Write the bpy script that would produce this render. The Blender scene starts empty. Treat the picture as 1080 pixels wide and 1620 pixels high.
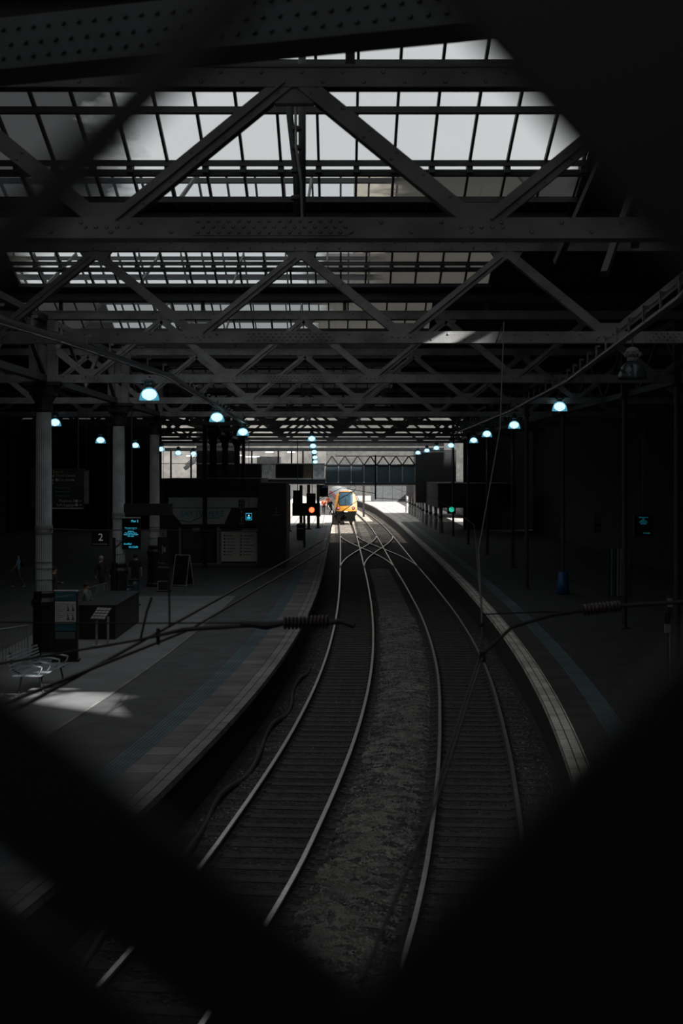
import bpy, bmesh, math, random
import numpy as np
from mathutils import Vector, Matrix
random.seed(7)
PI = math.pi
SC = bpy.context.scene
COL = SC.collection

# ------------------------------------------------------------------ camera, world, sun, exposure
CAMZ = 6.0
F = 2250.0                     # focal length in pixels of the 1080x1620 frame (50 mm)
VX, VY = 540.0, 745.0          # where the level view axis meets the picture
cam_d = bpy.data.cameras.new('camera')
cam = bpy.data.objects.new('camera', cam_d); COL.objects.link(cam)
cam.location = (0, 0, CAMZ); cam.rotation_euler = (PI/2, 0, 0)
cam_d.sensor_fit = 'VERTICAL'; cam_d.sensor_height = 36; cam_d.lens = 50
cam_d.shift_y = -65/1620
cam_d.clip_start = 0.05; cam_d.clip_end = 2000
cam_d.dof.use_dof = True; cam_d.dof.focus_distance = 75; cam_d.dof.aperture_fstop = 3.2
SC.camera = cam

w = bpy.data.worlds.new('world'); SC.world = w; w.use_nodes = True
nt = w.node_tree; nt.nodes.clear()
wo = nt.nodes.new('ShaderNodeOutputWorld'); bg = nt.nodes.new('ShaderNodeBackground')
tc = nt.nodes.new('ShaderNodeTexCoord'); no = nt.nodes.new('ShaderNodeTexNoise'); cr = nt.nodes.new('ShaderNodeValToRGB')
no.inputs['Scale'].default_value = 3.0; no.inputs['Detail'].default_value = 4
cr.color_ramp.elements[0].position = .3; cr.color_ramp.elements[0].color = (.86, .89, .90, 1)
cr.color_ramp.elements[1].position = .7; cr.color_ramp.elements[1].color = (1, 1, 1, 1)
nt.links.new(tc.outputs['Generated'], no.inputs['Vector']); nt.links.new(no.outputs['Fac'], cr.inputs[0])
nt.links.new(cr.outputs[0], bg.inputs[0]); nt.links.new(bg.outputs[0], wo.inputs[0])
bg.inputs[1].default_value = 0.66
sun_d = bpy.data.lights.new('sun', 'SUN'); sun_d.energy = 12.0; sun_d.angle = 0.012; sun_d.color = (1, .97, .93)
sun = bpy.data.objects.new('sun', sun_d); COL.objects.link(sun)
SUN = Vector((1.2, -.893, 1.0)).normalized()
sun.rotation_euler = SUN.to_track_quat('Z', 'Y').to_euler(); sun.location = (30, -30, 40)
vs = SC.view_settings
vs.view_transform = 'Standard'; vs.look = 'None'; vs.exposure = 0.0; vs.gamma = 1.0; vs.use_curve_mapping = False
SC.cycles.transparent_max_bounces = 24
SC.cycles.max_bounces = 6

def P(x, y, d):
    return Vector(((x-VX)*d/F, d, CAMZ + (VY-y)*d/F))

# ------------------------------------------------------------------ materials
MATS = {}
def mat(name, col, rough=.6, metal=0.0, noise=.25, scale=3.0, bump=0.0, bscale=30.0, emit=None, spec=.5):
    if name in MATS: return MATS[name]
    m = bpy.data.materials.new(name); m.use_nodes = True; MATS[name] = m
    t = m.node_tree; b = t.nodes['Principled BSDF']
    b.inputs['Roughness'].default_value = rough; b.inputs['Metallic'].default_value = metal
    b.inputs['Specular IOR Level'].default_value = spec
    c = t.nodes.new('ShaderNodeTexCoord')
    n = t.nodes.new('ShaderNodeTexNoise'); n.inputs['Scale'].default_value = scale; n.inputs['Detail'].default_value = 5
    t.links.new(c.outputs['Object'], n.inputs['Vector'])
    r = t.nodes.new('ShaderNodeValToRGB')
    r.color_ramp.elements[0].position = .3; r.color_ramp.elements[1].position = .7
    r.color_ramp.elements[0].color = tuple(x*(1-noise) for x in col)+(1,)
    r.color_ramp.elements[1].color = tuple(min(1, x*(1+noise)) for x in col)+(1,)
    t.links.new(n.outputs['Fac'], r.inputs[0]); t.links.new(r.outputs[0], b.inputs['Base Color'])
    if bump:
        n2 = t.nodes.new('ShaderNodeTexNoise'); n2.inputs['Scale'].default_value = bscale; n2.inputs['Detail'].default_value = 4
        t.links.new(c.outputs['Object'], n2.inputs['Vector'])
        bm_ = t.nodes.new('ShaderNodeBump'); bm_.inputs['Strength'].default_value = bump; bm_.inputs['Distance'].default_value = .02
        t.links.new(n2.outputs['Fac'], bm_.inputs['Height']); t.links.new(bm_.outputs[0], b.inputs['Normal'])
    if emit:
        b.inputs['Emission Color'].default_value = tuple(emit[0])+(1,); b.inputs['Emission Strength'].default_value = emit[1]
    return m

IRON = mat('iron_paint', (.21, .21, .21), .55, 0, .35, 1.6, .2, 25)
IRON_D = mat('iron_dark', (.035, .037, .038), .6, 0, .3, 1.5)
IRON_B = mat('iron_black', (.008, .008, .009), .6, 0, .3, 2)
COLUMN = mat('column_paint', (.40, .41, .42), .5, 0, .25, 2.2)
TRAY = mat('galvanised_tray', (.27, .28, .30), .35, .7, .3, 8)
STEEL = mat('rail_steel', (.80, .78, .76), .32, 1.0, .15, 6)
RUST = mat('rail_rust', (.035, .026, .022), .9, 0, .4, 8)
SLEEP = mat('sleeper_concrete', (.05, .047, .045), .9, 0, .5, 5, .4, 20)
BLACK = mat('black_paint', (.006, .006, .007), .5, 0, .3, 3)
WHITE = mat('white_paint', (.55, .55, .53), .6, 0, .15, 3)
GREY = mat('grey_panel', (.30, .305, .31), .6, 0, .2, 3)
DARKG = mat('dark_panel', (.02, .021, .023), .5, 0, .3, 3)
BLUEP = mat('blue_grey_panel', (.06, .095, .118), .55, 0, .2, 1.5)
TEALP = mat('teal_panel', (.01, .10, .12), .5, 0, .25, 4)
WIRE = mat('wire_dark', (.015, .015, .015), .6, 0, .2, 3)
BROWNGLZ = mat('brown_insulator', (.05, .035, .03), .3, 0, .2, 3)
BOARD = mat('roof_boards', (.022, .020, .018), .9, 0, .4, 2)
WALLD = mat('wall_brick_dark', (.011, .0105, .010), .9, 0, .4, 1.5)
SKIN = mat('skin', (.42, .26, .19), .6, 0, .05, 3)
SCREEN = mat('screen_glass', (.004, .006, .009), .15, 0, .2, 3)
CYAN = mat('cyan_text', (.0, .1, .15), .5, 0, .1, 3, emit=((.05, .55, .8), .9))
CYAN_DIM = mat('cyan_text_dim', (.0, .1, .12), .5, 0, .1, 3, emit=((.03, .42, .5), .22))
TEXTW = mat('white_lettering', (.6, .6, .58), .6, 0, .1, 3)
TEXTLIT = mat('white_lettering_backlit', (.6, .6, .58), .6, 0, .1, 3, emit=((.9, .88, .8), .10))

def grit(name, base, light, scale, rough=.95, bump=.8):
    m = bpy.data.materials.new(name); m.use_nodes = True; MATS[name] = m
    t = m.node_tree; b = t.nodes['Principled BSDF']; b.inputs['Roughness'].default_value = rough
    c = t.nodes.new('ShaderNodeTexCoord')
    v = t.nodes.new('ShaderNodeTexVoronoi'); v.inputs['Scale'].default_value = scale
    t.links.new(c.outputs['Object'], v.inputs['Vector'])
    n = t.nodes.new('ShaderNodeTexNoise'); n.inputs['Scale'].default_value = .7; n.inputs['Detail'].default_value = 4
    t.links.new(c.outputs['Object'], n.inputs['Vector'])
    sp = t.nodes.new('ShaderNodeSeparateColor'); t.links.new(v.outputs['Color'], sp.inputs[0])
    mp = t.nodes.new('ShaderNodeMath'); mp.operation = 'MULTIPLY'
    t.links.new(sp.outputs[0], mp.inputs[0]); t.links.new(n.outputs['Fac'], mp.inputs[1])
    r = t.nodes.new('ShaderNodeValToRGB')
    r.color_ramp.elements[0].position = .05; r.color_ramp.elements[1].position = .55
    r.color_ramp.elements[0].color = tuple(base)+(1,); r.color_ramp.elements[1].color = tuple(light)+(1,)
    t.links.new(mp.outputs[0], r.inputs[0]); t.links.new(r.outputs[0], b.inputs['Base Color'])
    bm_ = t.nodes.new('ShaderNodeBump'); bm_.inputs['Strength'].default_value = bump; bm_.inputs['Distance'].default_value = .04
    t.links.new(v.outputs['Distance'], bm_.inputs['Height']); t.links.new(bm_.outputs[0], b.inputs['Normal'])
    return m
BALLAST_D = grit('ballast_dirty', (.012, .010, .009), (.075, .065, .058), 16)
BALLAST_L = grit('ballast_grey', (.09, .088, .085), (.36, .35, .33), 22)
STONE_M = grit('loose_stones', (.07, .07, .067), (.34, .33, .31), 5, bump=.1)

def brickmat(name, c1, c2, mortar, bw, bh, msize=.012, offset=.5, rough=.85):
    m = bpy.data.materials.new(name); m.use_nodes = True; MATS[name] = m
    t = m.node_tree; b = t.nodes['Principled BSDF']; b.inputs['Roughness'].default_value = rough
    u = t.nodes.new('ShaderNodeUVMap'); k = t.nodes.new('ShaderNodeTexBrick')
    k.offset = offset
    k.inputs['Color1'].default_value = tuple(c1)+(1,); k.inputs['Color2'].default_value = tuple(c2)+(1,)
    k.inputs['Mortar'].default_value = tuple(mortar)+(1,); k.inputs['Scale'].default_value = 1
    k.inputs['Mortar Size'].default_value = msize; k.inputs['Brick Width'].default_value = bw; k.inputs['Row Height'].default_value = bh
    n = t.nodes.new('ShaderNodeTexNoise'); n.inputs['Scale'].default_value = 1.3; n.inputs['Detail'].default_value = 6
    c = t.nodes.new('ShaderNodeTexCoord'); t.links.new(c.outputs['Object'], n.inputs['Vector'])
    mx = t.nodes.new('ShaderNodeMix'); mx.data_type = 'RGBA'; mx.blend_type = 'MULTIPLY'; mx.inputs[0].default_value = .8
    rr = t.nodes.new('ShaderNodeValToRGB'); rr.color_ramp.elements[0].position = .3; rr.color_ramp.elements[1].position = .65
    rr.color_ramp.elements[0].color = (.45, .45, .45, 1); rr.color_ramp.elements[1].color = (1, 1, 1, 1)
    t.links.new(n.outputs['Fac'], rr.inputs[0])
    t.links.new(u.outputs[0], k.inputs['Vector']); t.links.new(k.outputs['Color'], mx.inputs[6]); t.links.new(rr.outputs[0], mx.inputs[7])
    t.links.new(mx.outputs[2], b.inputs['Base Color'])
    bp = t.nodes.new('ShaderNodeBump'); bp.inputs['Strength'].default_value = .4; bp.inputs['Distance'].default_value = .01; bp.invert = True
    t.links.new(k.outputs['Fac'], bp.inputs['Height']); t.links.new(bp.outputs[0], b.inputs['Normal'])
    return m
COPING = brickmat('coping_stone', (.30, .295, .28), (.24, .235, .225), (.03, .03, .03), .9, .19, .012, 0)
COPING_R = brickmat('coping_white_edge', (.85, .82, .74), (.72, .70, .62), (.08, .08, .07), .9, .17, .012, 0)
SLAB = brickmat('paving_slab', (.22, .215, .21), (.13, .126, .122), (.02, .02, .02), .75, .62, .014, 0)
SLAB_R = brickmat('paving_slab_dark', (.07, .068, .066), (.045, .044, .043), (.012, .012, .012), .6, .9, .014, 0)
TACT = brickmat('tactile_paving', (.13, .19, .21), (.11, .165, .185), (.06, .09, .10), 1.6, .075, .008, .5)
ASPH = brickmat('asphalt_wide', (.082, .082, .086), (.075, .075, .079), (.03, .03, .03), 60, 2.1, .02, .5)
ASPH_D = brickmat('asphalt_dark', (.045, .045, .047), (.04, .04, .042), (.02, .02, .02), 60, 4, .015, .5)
BRICKW = brickmat('platform_wall_brick', (.03, .027, .025), (.02, .018, .017), (.01, .01, .01), .23, .075, .008)
STONEW = brickmat('rubble_stone_wall', (.30, .29, .27), (.20, .195, .185), (.10, .10, .095), 1.6, .8, .05)

def glass_mat(name, x0, x1, soft=.5, dirt=(.10, .098, .09), far=1.0, base=.0, streak=.0):
    """thin roof glass; panes outside world x0..x1 are soiled, with a soft noisy limit"""
    m = bpy.data.materials.new(name); m.use_nodes = True
    t = m.node_tree; t.nodes.clear()
    o = t.nodes.new('ShaderNodeOutputMaterial')
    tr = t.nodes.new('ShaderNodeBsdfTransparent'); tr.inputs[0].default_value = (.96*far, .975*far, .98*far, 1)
    gl = t.nodes.new('ShaderNodeBsdfGlossy'); gl.inputs['Roughness'].default_value = .08; gl.inputs['Color'].default_value = (.8, .8, .8, 1)
    m1 = t.nodes.new('ShaderNodeMixShader'); m1.inputs[0].default_value = .03
    t.links.new(tr.outputs[0], m1.inputs[1]); t.links.new(gl.outputs[0], m1.inputs[2])
    df = t.nodes.new('ShaderNodeBsdfDiffuse'); df.inputs[0].default_value = tuple(dirt)+(1,)
    tl = t.nodes.new('ShaderNodeBsdfTranslucent'); tl.inputs[0].default_value = tuple(x*1.0 for x in dirt)+(1,)
    m2 = t.nodes.new('ShaderNodeMixShader'); m2.inputs[0].default_value = .6
    t.links.new(df.outputs[0], m2.inputs[1]); t.links.new(tl.outputs[0], m2.inputs[2])
    g = t.nodes.new('ShaderNodeNewGeometry'); s = t.nodes.new('ShaderNodeSeparateXYZ')
    t.links.new(g.outputs['Position'], s.inputs[0])
    n = t.nodes.new('ShaderNodeTexNoise'); n.inputs['Scale'].default_value = .9; n.inputs['Detail'].default_value = 5
    t.links.new(g.outputs['Position'], n.inputs['Vector'])
    def mth(op, a, b):
        q = t.nodes.new('ShaderNodeMath'); q.operation = op
        for i, v in enumerate((a, b)):
            if hasattr(v, 'type') or hasattr(v, 'is_output'): t.links.new(v, q.inputs[i])
            else: q.inputs[i].default_value = v
        return q.outputs[0]
    off = mth('MULTIPLY', mth('SUBTRACT', n.outputs['Fac'], .5), 2.4)
    xx = mth('ADD', s.outputs['X'], off)
    lo = mth('DIVIDE', mth('SUBTRACT', x0, xx), soft)
    hi = mth('DIVIDE', mth('SUBTRACT', xx, x1), soft)
    q = mth('MAXIMUM', lo, hi)
    q = mth('MAXIMUM', q, base)
    st = mth('MULTIPLY', mth('SUBTRACT', n.outputs['Fac'], .56), streak*6)
    q = mth('MAXIMUM', q, st)
    cl = mth('MINIMUM', q, .93)
    m3 = t.nodes.new('ShaderNodeMixShader')
    t.links.new(cl, m3.inputs[0]); t.links.new(m1.outputs[0], m3.inputs[1]); t.links.new(m2.outputs[0], m3.inputs[2])
    t.links.new(m3.outputs[0], o.inputs[0])
    return m

def clear_glass(name, alpha=.12, tint=(.9, .95, .96)):
    m = bpy.data.materials.new(name); m.use_nodes = True
    t = m.node_tree; t.nodes.clear(); o = t.nodes.new('ShaderNodeOutputMaterial')
    tr = t.nodes.new('ShaderNodeBsdfTransparent'); tr.inputs[0].default_value = tuple(tint)+(1,)
    gl = t.nodes.new('ShaderNodeBsdfGlossy'); gl.inputs['Roughness'].default_value = .1
    mx = t.nodes.new('ShaderNodeMixShader'); mx.inputs[0].default_value = alpha
    t.links.new(tr.outputs[0], mx.inputs[1]); t.links.new(gl.outputs[0], mx.inputs[2]); t.links.new(mx.outputs[0], o.inputs[0])
    return m
GLASS = clear_glass('window_glass')

# ------------------------------------------------------------------ mesh helpers
class MB:
    def __init__(s): s.v = []; s.f = []; s.uv = {}; s.mi = []; s.cm = 0
    def face(s, idx): s.f.append(tuple(idx)); s.mi.append(s.cm)
    def add(s, vs_, fs):
        o = len(s.v); s.v += [tuple(p) for p in vs_]
        for f in fs: s.face([o+i for i in f])
        return s
    def box(s, c, d, R=None):
        x, y, z = d[0]/2, d[1]/2, d[2]/2
        pts = [Vector((sx*x, sy*y, sz*z)) for sx in (-1, 1) for sy in (-1, 1) for sz in (-1, 1)]
        if R is not None: pts = [R @ p for p in pts]
        c = Vector(c)
        return s.add([p+c for p in pts], [(0, 1, 3, 2), (4, 6, 7, 5), (0, 4, 5, 1), (2, 3, 7, 6), (0, 2, 6, 4), (1, 5, 7, 3)])
    def b2(s, x0, x1, y0, y1, z0, z1):
        return s.box(((x0+x1)/2, (y0+y1)/2, (z0+z1)/2), (abs(x1-x0), abs(y1-y0), abs(z1-z0)))
    def bar(s, p0, p1, w_, h_, up=(0, 0, 1)):
        p0 = Vector(p0); p1 = Vector(p1); d = (p1-p0); L = d.length; d.normalize()
        u = Vector(up)
        if abs(d.dot(u)) > .99: u = Vector((0, 1, 0))
        a = d.cross(u).normalized(); b = a.cross(d).normalized()
        R = Matrix((a, d, b)).transposed()
        return s.box((p0+p1)/2, (w_, L, h_), R)
    def tube(s, pts, r, n=8, cap=True):
        pts = [Vector(p) for p in pts]; o = len(s.v); m = len(pts)
        rs = r if isinstance(r, (list, tuple)) else [r]*m
        a = None
        for i, p in enumerate(pts):
            d = (pts[min(i+1, m-1)]-pts[max(i-1, 0)]).normalized()
            if a is None:
                a = d.cross(Vector((0, 0, 1)))
                if a.length < .05: a = d.cross(Vector((0, 1, 0)))
            a = (a - d*a.dot(d)).normalized(); b = d.cross(a)
            for k in range(n):
                t = 2*PI*k/n; s.v.append(tuple(p + (a*math.cos(t)+b*math.sin(t))*rs[i]))
        for i in range(m-1):
            for k in range(n):
                k2 = (k+1) % n; s.face((o+i*n+k, o+i*n+k2, o+(i+1)*n+k2, o+(i+1)*n+k))
        if cap: s.face([o+k for k in range(n)][::-1]); s.face([o+(m-1)*n+k for k in range(n)])
        return s
    def lathe(s, prof, c=(0, 0, 0), n=24, flute=0, axis='z'):
        o = len(s.v); c = Vector(c); m = len(prof)
        for (r, z) in prof:
            for k in range(n):
                t = 2*PI*k/n; rr = r*(1-flute*(k % 2))
                if axis == 'z': s.v.append((c.x+rr*math.cos(t), c.y+rr*math.sin(t), c.z+z))
                elif axis == 'x': s.v.append((c.x+z, c.y+rr*math.cos(t), c.z+rr*math.sin(t)))
                else: s.v.append((c.x+rr*math.cos(t), c.y+z, c.z+rr*math.sin(t)))
        for i in range(m-1):
            for k in range(n):
                k2 = (k+1) % n; s.face((o+i*n+k, o+i*n+k2, o+(i+1)*n+k2, o+(i+1)*n+k))
        s.face([o+k for k in range(n)][::-1]); s.face([o+(m-1)*n+k for k in range(n)])
        return s
    def rivet(s, c, r=.03, h=.018):       # dome pointing to -y
        o = len(s.v); c = Vector(c)
        for rr, hh in ((r, 0), (r*.62, h)):
            for k in range(6):
                t = 2*PI*k/6; s.v.append((c.x+rr*math.cos(t), c.y-hh, c.z+rr*math.sin(t)))
        for k in range(6): k2 = (k+1) % 6; s.face((o+k, o+k2, o+6+k2, o+6+k))
        s.face([o+6+k for k in range(6)])
        return s
    def prism(s, poly, y0, y1):           # poly in (x,z), extruded along y
        n = len(poly); o = len(s.v)
        for y in (y0, y1): s.v += [(p[0], y, p[1]) for p in poly]
        s.face([o+i for i in range(n)]); s.face([o+n+i for i in range(n)][::-1])
        for i in range(n): j = (i+1) % n; s.face((o+i, o+n+i, o+n+j, o+j))
        return s
    def strip(s, f0, f1, z0, z1, ys):     # ribbon along y between x=f0(y) and x=f1(y) with uv (metres)
        o = len(s.v)
        for y in ys:
            s.v.append((f0(y), y, z0)); s.v.append((f1(y), y, z1))
        for i in range(len(ys)-1):
            s.face((o+2*i, o+2*i+2, o+2*i+3, o+2*i+1))
            wd = math.hypot(f1(ys[i])-f0(ys[i]), z1-z0)
            s.uv[len(s.f)-1] = [(ys[i], 0), (ys[i+1], 0), (ys[i+1], wd), (ys[i], wd)]
        return s
    def sphere(s, c, r, n=10, sx=1, sy=1, sz=1):
        prof = [(max(1e-4, r*math.sin(PI*i/(n//2+1))), -r*math.cos(PI*i/(n//2+1))) for i in range(n//2+2)]
        o = len(s.v); s.lathe(prof, (0, 0, 0), n); c = Vector(c)
        for i in range(o, len(s.v)):
            p = s.v[i]; s.v[i] = (p[0]*sx+c.x, p[1]*sy+c.y, p[2]*sz+c.z)
        return s
    def build(s, name, m, parent=None, smooth=False, label=None):
        me = bpy.data.meshes.new(name); me.from_pydata(s.v, [], s.f); me.update()
        ms = m if isinstance(m, (list, tuple)) else [m]
        for q in ms: me.materials.append(q)
        if len(ms) > 1: me.polygons.foreach_set('material_index', s.mi)
        if s.uv:
            uvl = me.uv_layers.new(name='uv')
            for fi, us in s.uv.items():
                for k, li in enumerate(me.polygons[fi].loop_indices): uvl.data[li].uv = us[k]
        if smooth:
            me.polygons.foreach_set('use_smooth', [True]*len(me.polygons))
        b = bmesh.new(); b.from_mesh(me); bmesh.ops.recalc_face_normals(b, faces=b.faces)
        if s.uv is None or True: b.to_mesh(me)
        b.free()
        o = bpy.data.objects.new(name, me); COL.objects.link(o)
        if parent is not None: o.parent = parent
        if label: o['label'] = label
        return o

def tag(o, label=None, cat=None, group=None, kind=None):
    if label: o['label'] = label
    if cat: o['category'] = cat
    if group: o['group'] = group
    if kind: o['kind'] = kind
    return o
def thing(name, label, cat, loc=(0, 0, 0), rz=0, group=None):
    o = bpy.data.objects.new(name, None); COL.objects.link(o)
    o.location = loc; o.rotation_euler = (0, 0, rz); o.empty_display_size = .2
    return tag(o, label, cat, group)
CHILD = {}
def kids(o): return [c for c in COL.objects if c.parent == o] if o.name not in CHILD else CHILD[o.name]
def dup(root, loc, rz=None, label=None, group=None, scale=None):
    def rec(o, par):
        c = o.copy(); COL.objects.link(c); c.parent = par
        for ch in kids(o): rec(ch, c)
        return c
    r = rec(root, None); r.location = loc
    if rz is not None: r.rotation_euler = (0, 0, rz)
    if label: r['label'] = label
    if group: r['group'] = group
    if scale: r.scale = (scale,)*3
    return r
def struct(o, label=None):
    o['kind'] = 'structure'
    if label: o['label'] = label
    return o
def text(body, size, loc, m, parent, name='lettering', align='CENTER', rz=0, ry=0, ext=.004):
    c = bpy.data.curves.new('t', 'FONT'); c.body = body; c.size = size; c.extrude = ext; c.align_x = align; c.align_y = 'CENTER'
    c.resolution_u = 2
    t = bpy.data.objects.new('t', c); COL.objects.link(t)
    dg = bpy.context.evaluated_depsgraph_get(); me = bpy.data.meshes.new_from_object(t.evaluated_get(dg))
    bpy.data.objects.remove(t); bpy.data.curves.remove(c)
    me.materials.clear(); me.materials.append(m)
    o = bpy.data.objects.new(name, me); COL.objects.link(o)
    o.location = loc; o.rotation_euler = (PI/2, ry, rz); o.parent = parent
    return o

def spline(pts):
    X = np.array([p[0] for p in pts], float); Yv = np.array([p[1] for p in pts], float)
    h = np.diff(X); dl = np.diff(Yv)/h; m = np.zeros(len(X)); m[0] = dl[0]; m[-1] = dl[-1]
    for i in range(1, len(X)-1): m[i] = (dl[i-1]*h[i]+dl[i]*h[i-1])/(h[i]+h[i-1])
    def f(x):
        i = int(np.clip(np.searchsorted(X, x)-1, 0, len(h)-1)); t = (x-X[i])/h[i]
        if t < 0: return float(Yv[0]+m[0]*(x-X[0]))
        if t > 1: return float(Yv[-1]+m[-1]*(x-X[-1]))
        return float((2*t**3-3*t**2+1)*Yv[i]+(t**3-2*t**2+t)*h[i]*m[i]+(-2*t**3+3*t**2)*Yv[i+1]+(t**3-t**2)*h[i]*m[i+1])
    return f
c1 = spline([(4, -4.3), (12, -2.85), (18.1, -1.86), (20.9, -1.48), (25.2, -1.03), (30.3, -.58), (38, -.08), (45, .22), (53, .43), (62, .57), (72, .64), (90, .67), (128, .64), (150, .58), (170, .4), (200, -.3), (240, -2.2), (300, -7)])
c2 = spline([(4, -.6), (12, .6), (19, 1.72), (27.2, 2.57), (35, 3.17), (41.5, 3.57), (48, 3.83), (57, 4.03), (71, 4.10), (90, 4.05), (120, 4.02), (150, 3.9), (175, 3.55), (208, 2.75), (240, 1.2), (300, -3.6)])
eL = lambda y: c1(y)-1.56
eR = spline([(4, 1.4), (12, 2.45), (18, 3.2), (24.2, 3.87), (29.8, 4.33), (36.4, 4.72), (45, 5.05), (58.8, 5.33), (76.5, 5.47), (104, 5.5), (153, 5.42), (175, 5.1), (208, 4.45), (240, 3.0), (300, -1.6)])
YS = [4+.8*i for i in range(45)] + [40+2*i for i in range(131)]
def off(f, o): return lambda y: f(y)+o
PZ = 0.9        # platform height above rail

# ------------------------------------------------------------------ ground, trackbed, platforms
g = MB().b2(-90, 60, -30, 420, -1.2, -.75)
struct(g.build('floor', BALLAST_D))
tb = MB().strip(off(eL, -.3), off(eR, .3), -.168, -.168, YS)
tag(tb.build('track_ballast', BALLAST_D), 'dark oily ballast bed under both railway tracks between the platforms', 'ballast', kind='stuff')
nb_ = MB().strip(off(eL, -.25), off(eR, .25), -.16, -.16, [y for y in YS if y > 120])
tag(nb_.build('track_ballast', grit('ballast_sun_tint', (.14, .12, .10), (.75, .66, .54), 5)), 'brown ballast around the yellow train, sunlight painted in', 'ballast', kind='stuff')  # paler ballast colour carries the sunlight on the far trackbed
# raised pale ballast between the tracks, built as a low bank with an uneven surface
YB = [4+.25*i for i in range(340)]
bk = MB(); cross = 12; o0 = 0
for i, y in enumerate(YB):
    a, b = c1(y)+1.05, c2(y)-1.05
    for k in range(cross+1):
        t = k/cross; z = -.175+.09*math.sin(PI*t)**.6+random.uniform(-.004, .004)
        bk.v.append((a+(b-a)*t, y+random.uniform(-.05, .05), z))
for i in range(len(YB)-1):
    for k in range(cross):
        q = i*(cross+1)+k; bk.face((q, q+1, q+cross+2, q+cross+1))
tag(bk.build('ballast_bank', BALLAST_L), 'pale grey ballast heaped between the two tracks', 'ballast', kind='stuff')
st = MB()
def stone(x, y, z, s_):
    o = len(st.v)
    for d in ((1, 0, 0), (-1, 0, 0), (0, 1, 0), (0, -1, 0), (0, 0, 1), (0, 0, -1)):
        r = s_*random.uniform(.6, 1.25)
        st.v.append((x+d[0]*r+random.uniform(-.3, .3)*s_, y+d[1]*r+random.uniform(-.3, .3)*s_, z+d[2]*r*.8))
    for f in ((0, 2, 4), (2, 1, 4), (1, 3, 4), (3, 0, 4), (2, 0, 5), (1, 2, 5), (3, 1, 5), (0, 3, 5)): st.face([o+i for i in f])
for i in range(21000):
    y = 14+46*random.random()**1.6; a, b = c1(y)+1.0, c2(y)-1.0
    t = random.random(); stone(a+(b-a)*t, y, -.175+.09*math.sin(PI*t)**.6, random.uniform(.018, .042))
for i in range(5200):
    y = 14+40*random.random()**1.4
    if random.random() < .5: x = random.uniform(c2(y)+.8, eR(y)-.05)
    else: x = random.uniform(eL(y)+.1, c1(y)-.8)
    stone(x, y, -.165, random.uniform(.012, .032))
for i in range(5200):
    y = 14+40*random.random()**1.4; c = random.choice((c1, c2)); stone(c(y)+random.uniform(-1.2, 1.2), y, -.17, random.uniform(.01, .022))
tag(st.build('ballast_stones', STONE_M), 'loose crushed stones lying over the trackbed', 'ballast', kind='stuff')

def platform(e, sg, side):
    plat = MB()
    plat.strip(lambda y: e(y)+sg*1.42, lambda y: sg*40.0, PZ, PZ, YS)
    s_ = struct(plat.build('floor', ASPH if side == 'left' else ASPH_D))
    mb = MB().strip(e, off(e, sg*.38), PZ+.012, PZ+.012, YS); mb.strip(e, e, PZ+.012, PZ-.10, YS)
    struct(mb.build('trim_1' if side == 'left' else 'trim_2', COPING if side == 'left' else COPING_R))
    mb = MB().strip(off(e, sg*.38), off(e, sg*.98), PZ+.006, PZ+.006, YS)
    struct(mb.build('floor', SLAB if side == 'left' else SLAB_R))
    mb = MB()
    mb.strip(off(e, sg*.98), off(e, sg*1.42), PZ+.006, PZ+.006, YS)
    for k in range(6):
        o_ = .995+k*.072
        mb.strip(off(e, sg*o_), off(e, sg*(o_+.012)), PZ+.006, PZ+.014, YS); mb.strip(off(e, sg*(o_+.012)), off(e, sg*(o_+.036)), PZ+.014, PZ+.014, YS)
        mb.strip(off(e, sg*(o_+.036)), off(e, sg*(o_+.048)), PZ+.014, PZ+.006, YS)
    struct(mb.build('floor', TACT))
    mb = MB().strip(off(e, sg*.12), off(e, sg*.12), PZ, -.3, YS)
    mb.strip(off(e, sg*.0), off(e, sg*.12), PZ-.1, PZ-.1, YS)
    struct(mb.build('wall_'+side, BRICKW))
platform(eL, -1, 'left'); platform(eR, 1, 'right')
# paler worn asphalt lane beside the dark band on the left platform
lane = MB().strip(off(eL, -3.3), lambda y: -9.6, PZ+.004, PZ+.004, [y for y in YS if y < 60])
PALE = mat('worn_asphalt', (.17, .17, .175), .85, 0, .18, .8, .3, 40)
struct(lane.build('floor', PALE))
kb = MB().strip(off(eL, -3.24), off(eL, -3.32), PZ+.012, PZ+.012, [y for y in YS if y < 60])
struct(kb.build('trim_3', COPING))
PAVP = brickmat('paving_pale', (.62, .60, .57), (.48, .465, .44), (.2, .2, .19), 2.6, .9, .04, .5)  # pale concrete, its colour lifted for the sunlit far ends
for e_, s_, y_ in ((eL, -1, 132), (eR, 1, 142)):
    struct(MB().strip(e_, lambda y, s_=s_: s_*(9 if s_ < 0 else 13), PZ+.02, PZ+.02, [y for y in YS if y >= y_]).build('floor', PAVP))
# service pipe along the foot of the left platform wall
pp = MB().tube([(eL(y)+.28+.1*math.sin(y*.9), y, -.12+.05*math.sin(y*1.7)) for y in np.arange(14, 45, .5)], .06, 8)
tag(pp.build('service_pipe', IRON_D, smooth=True), 'dark service pipe lying along the foot of the left platform wall', 'pipe')

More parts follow.
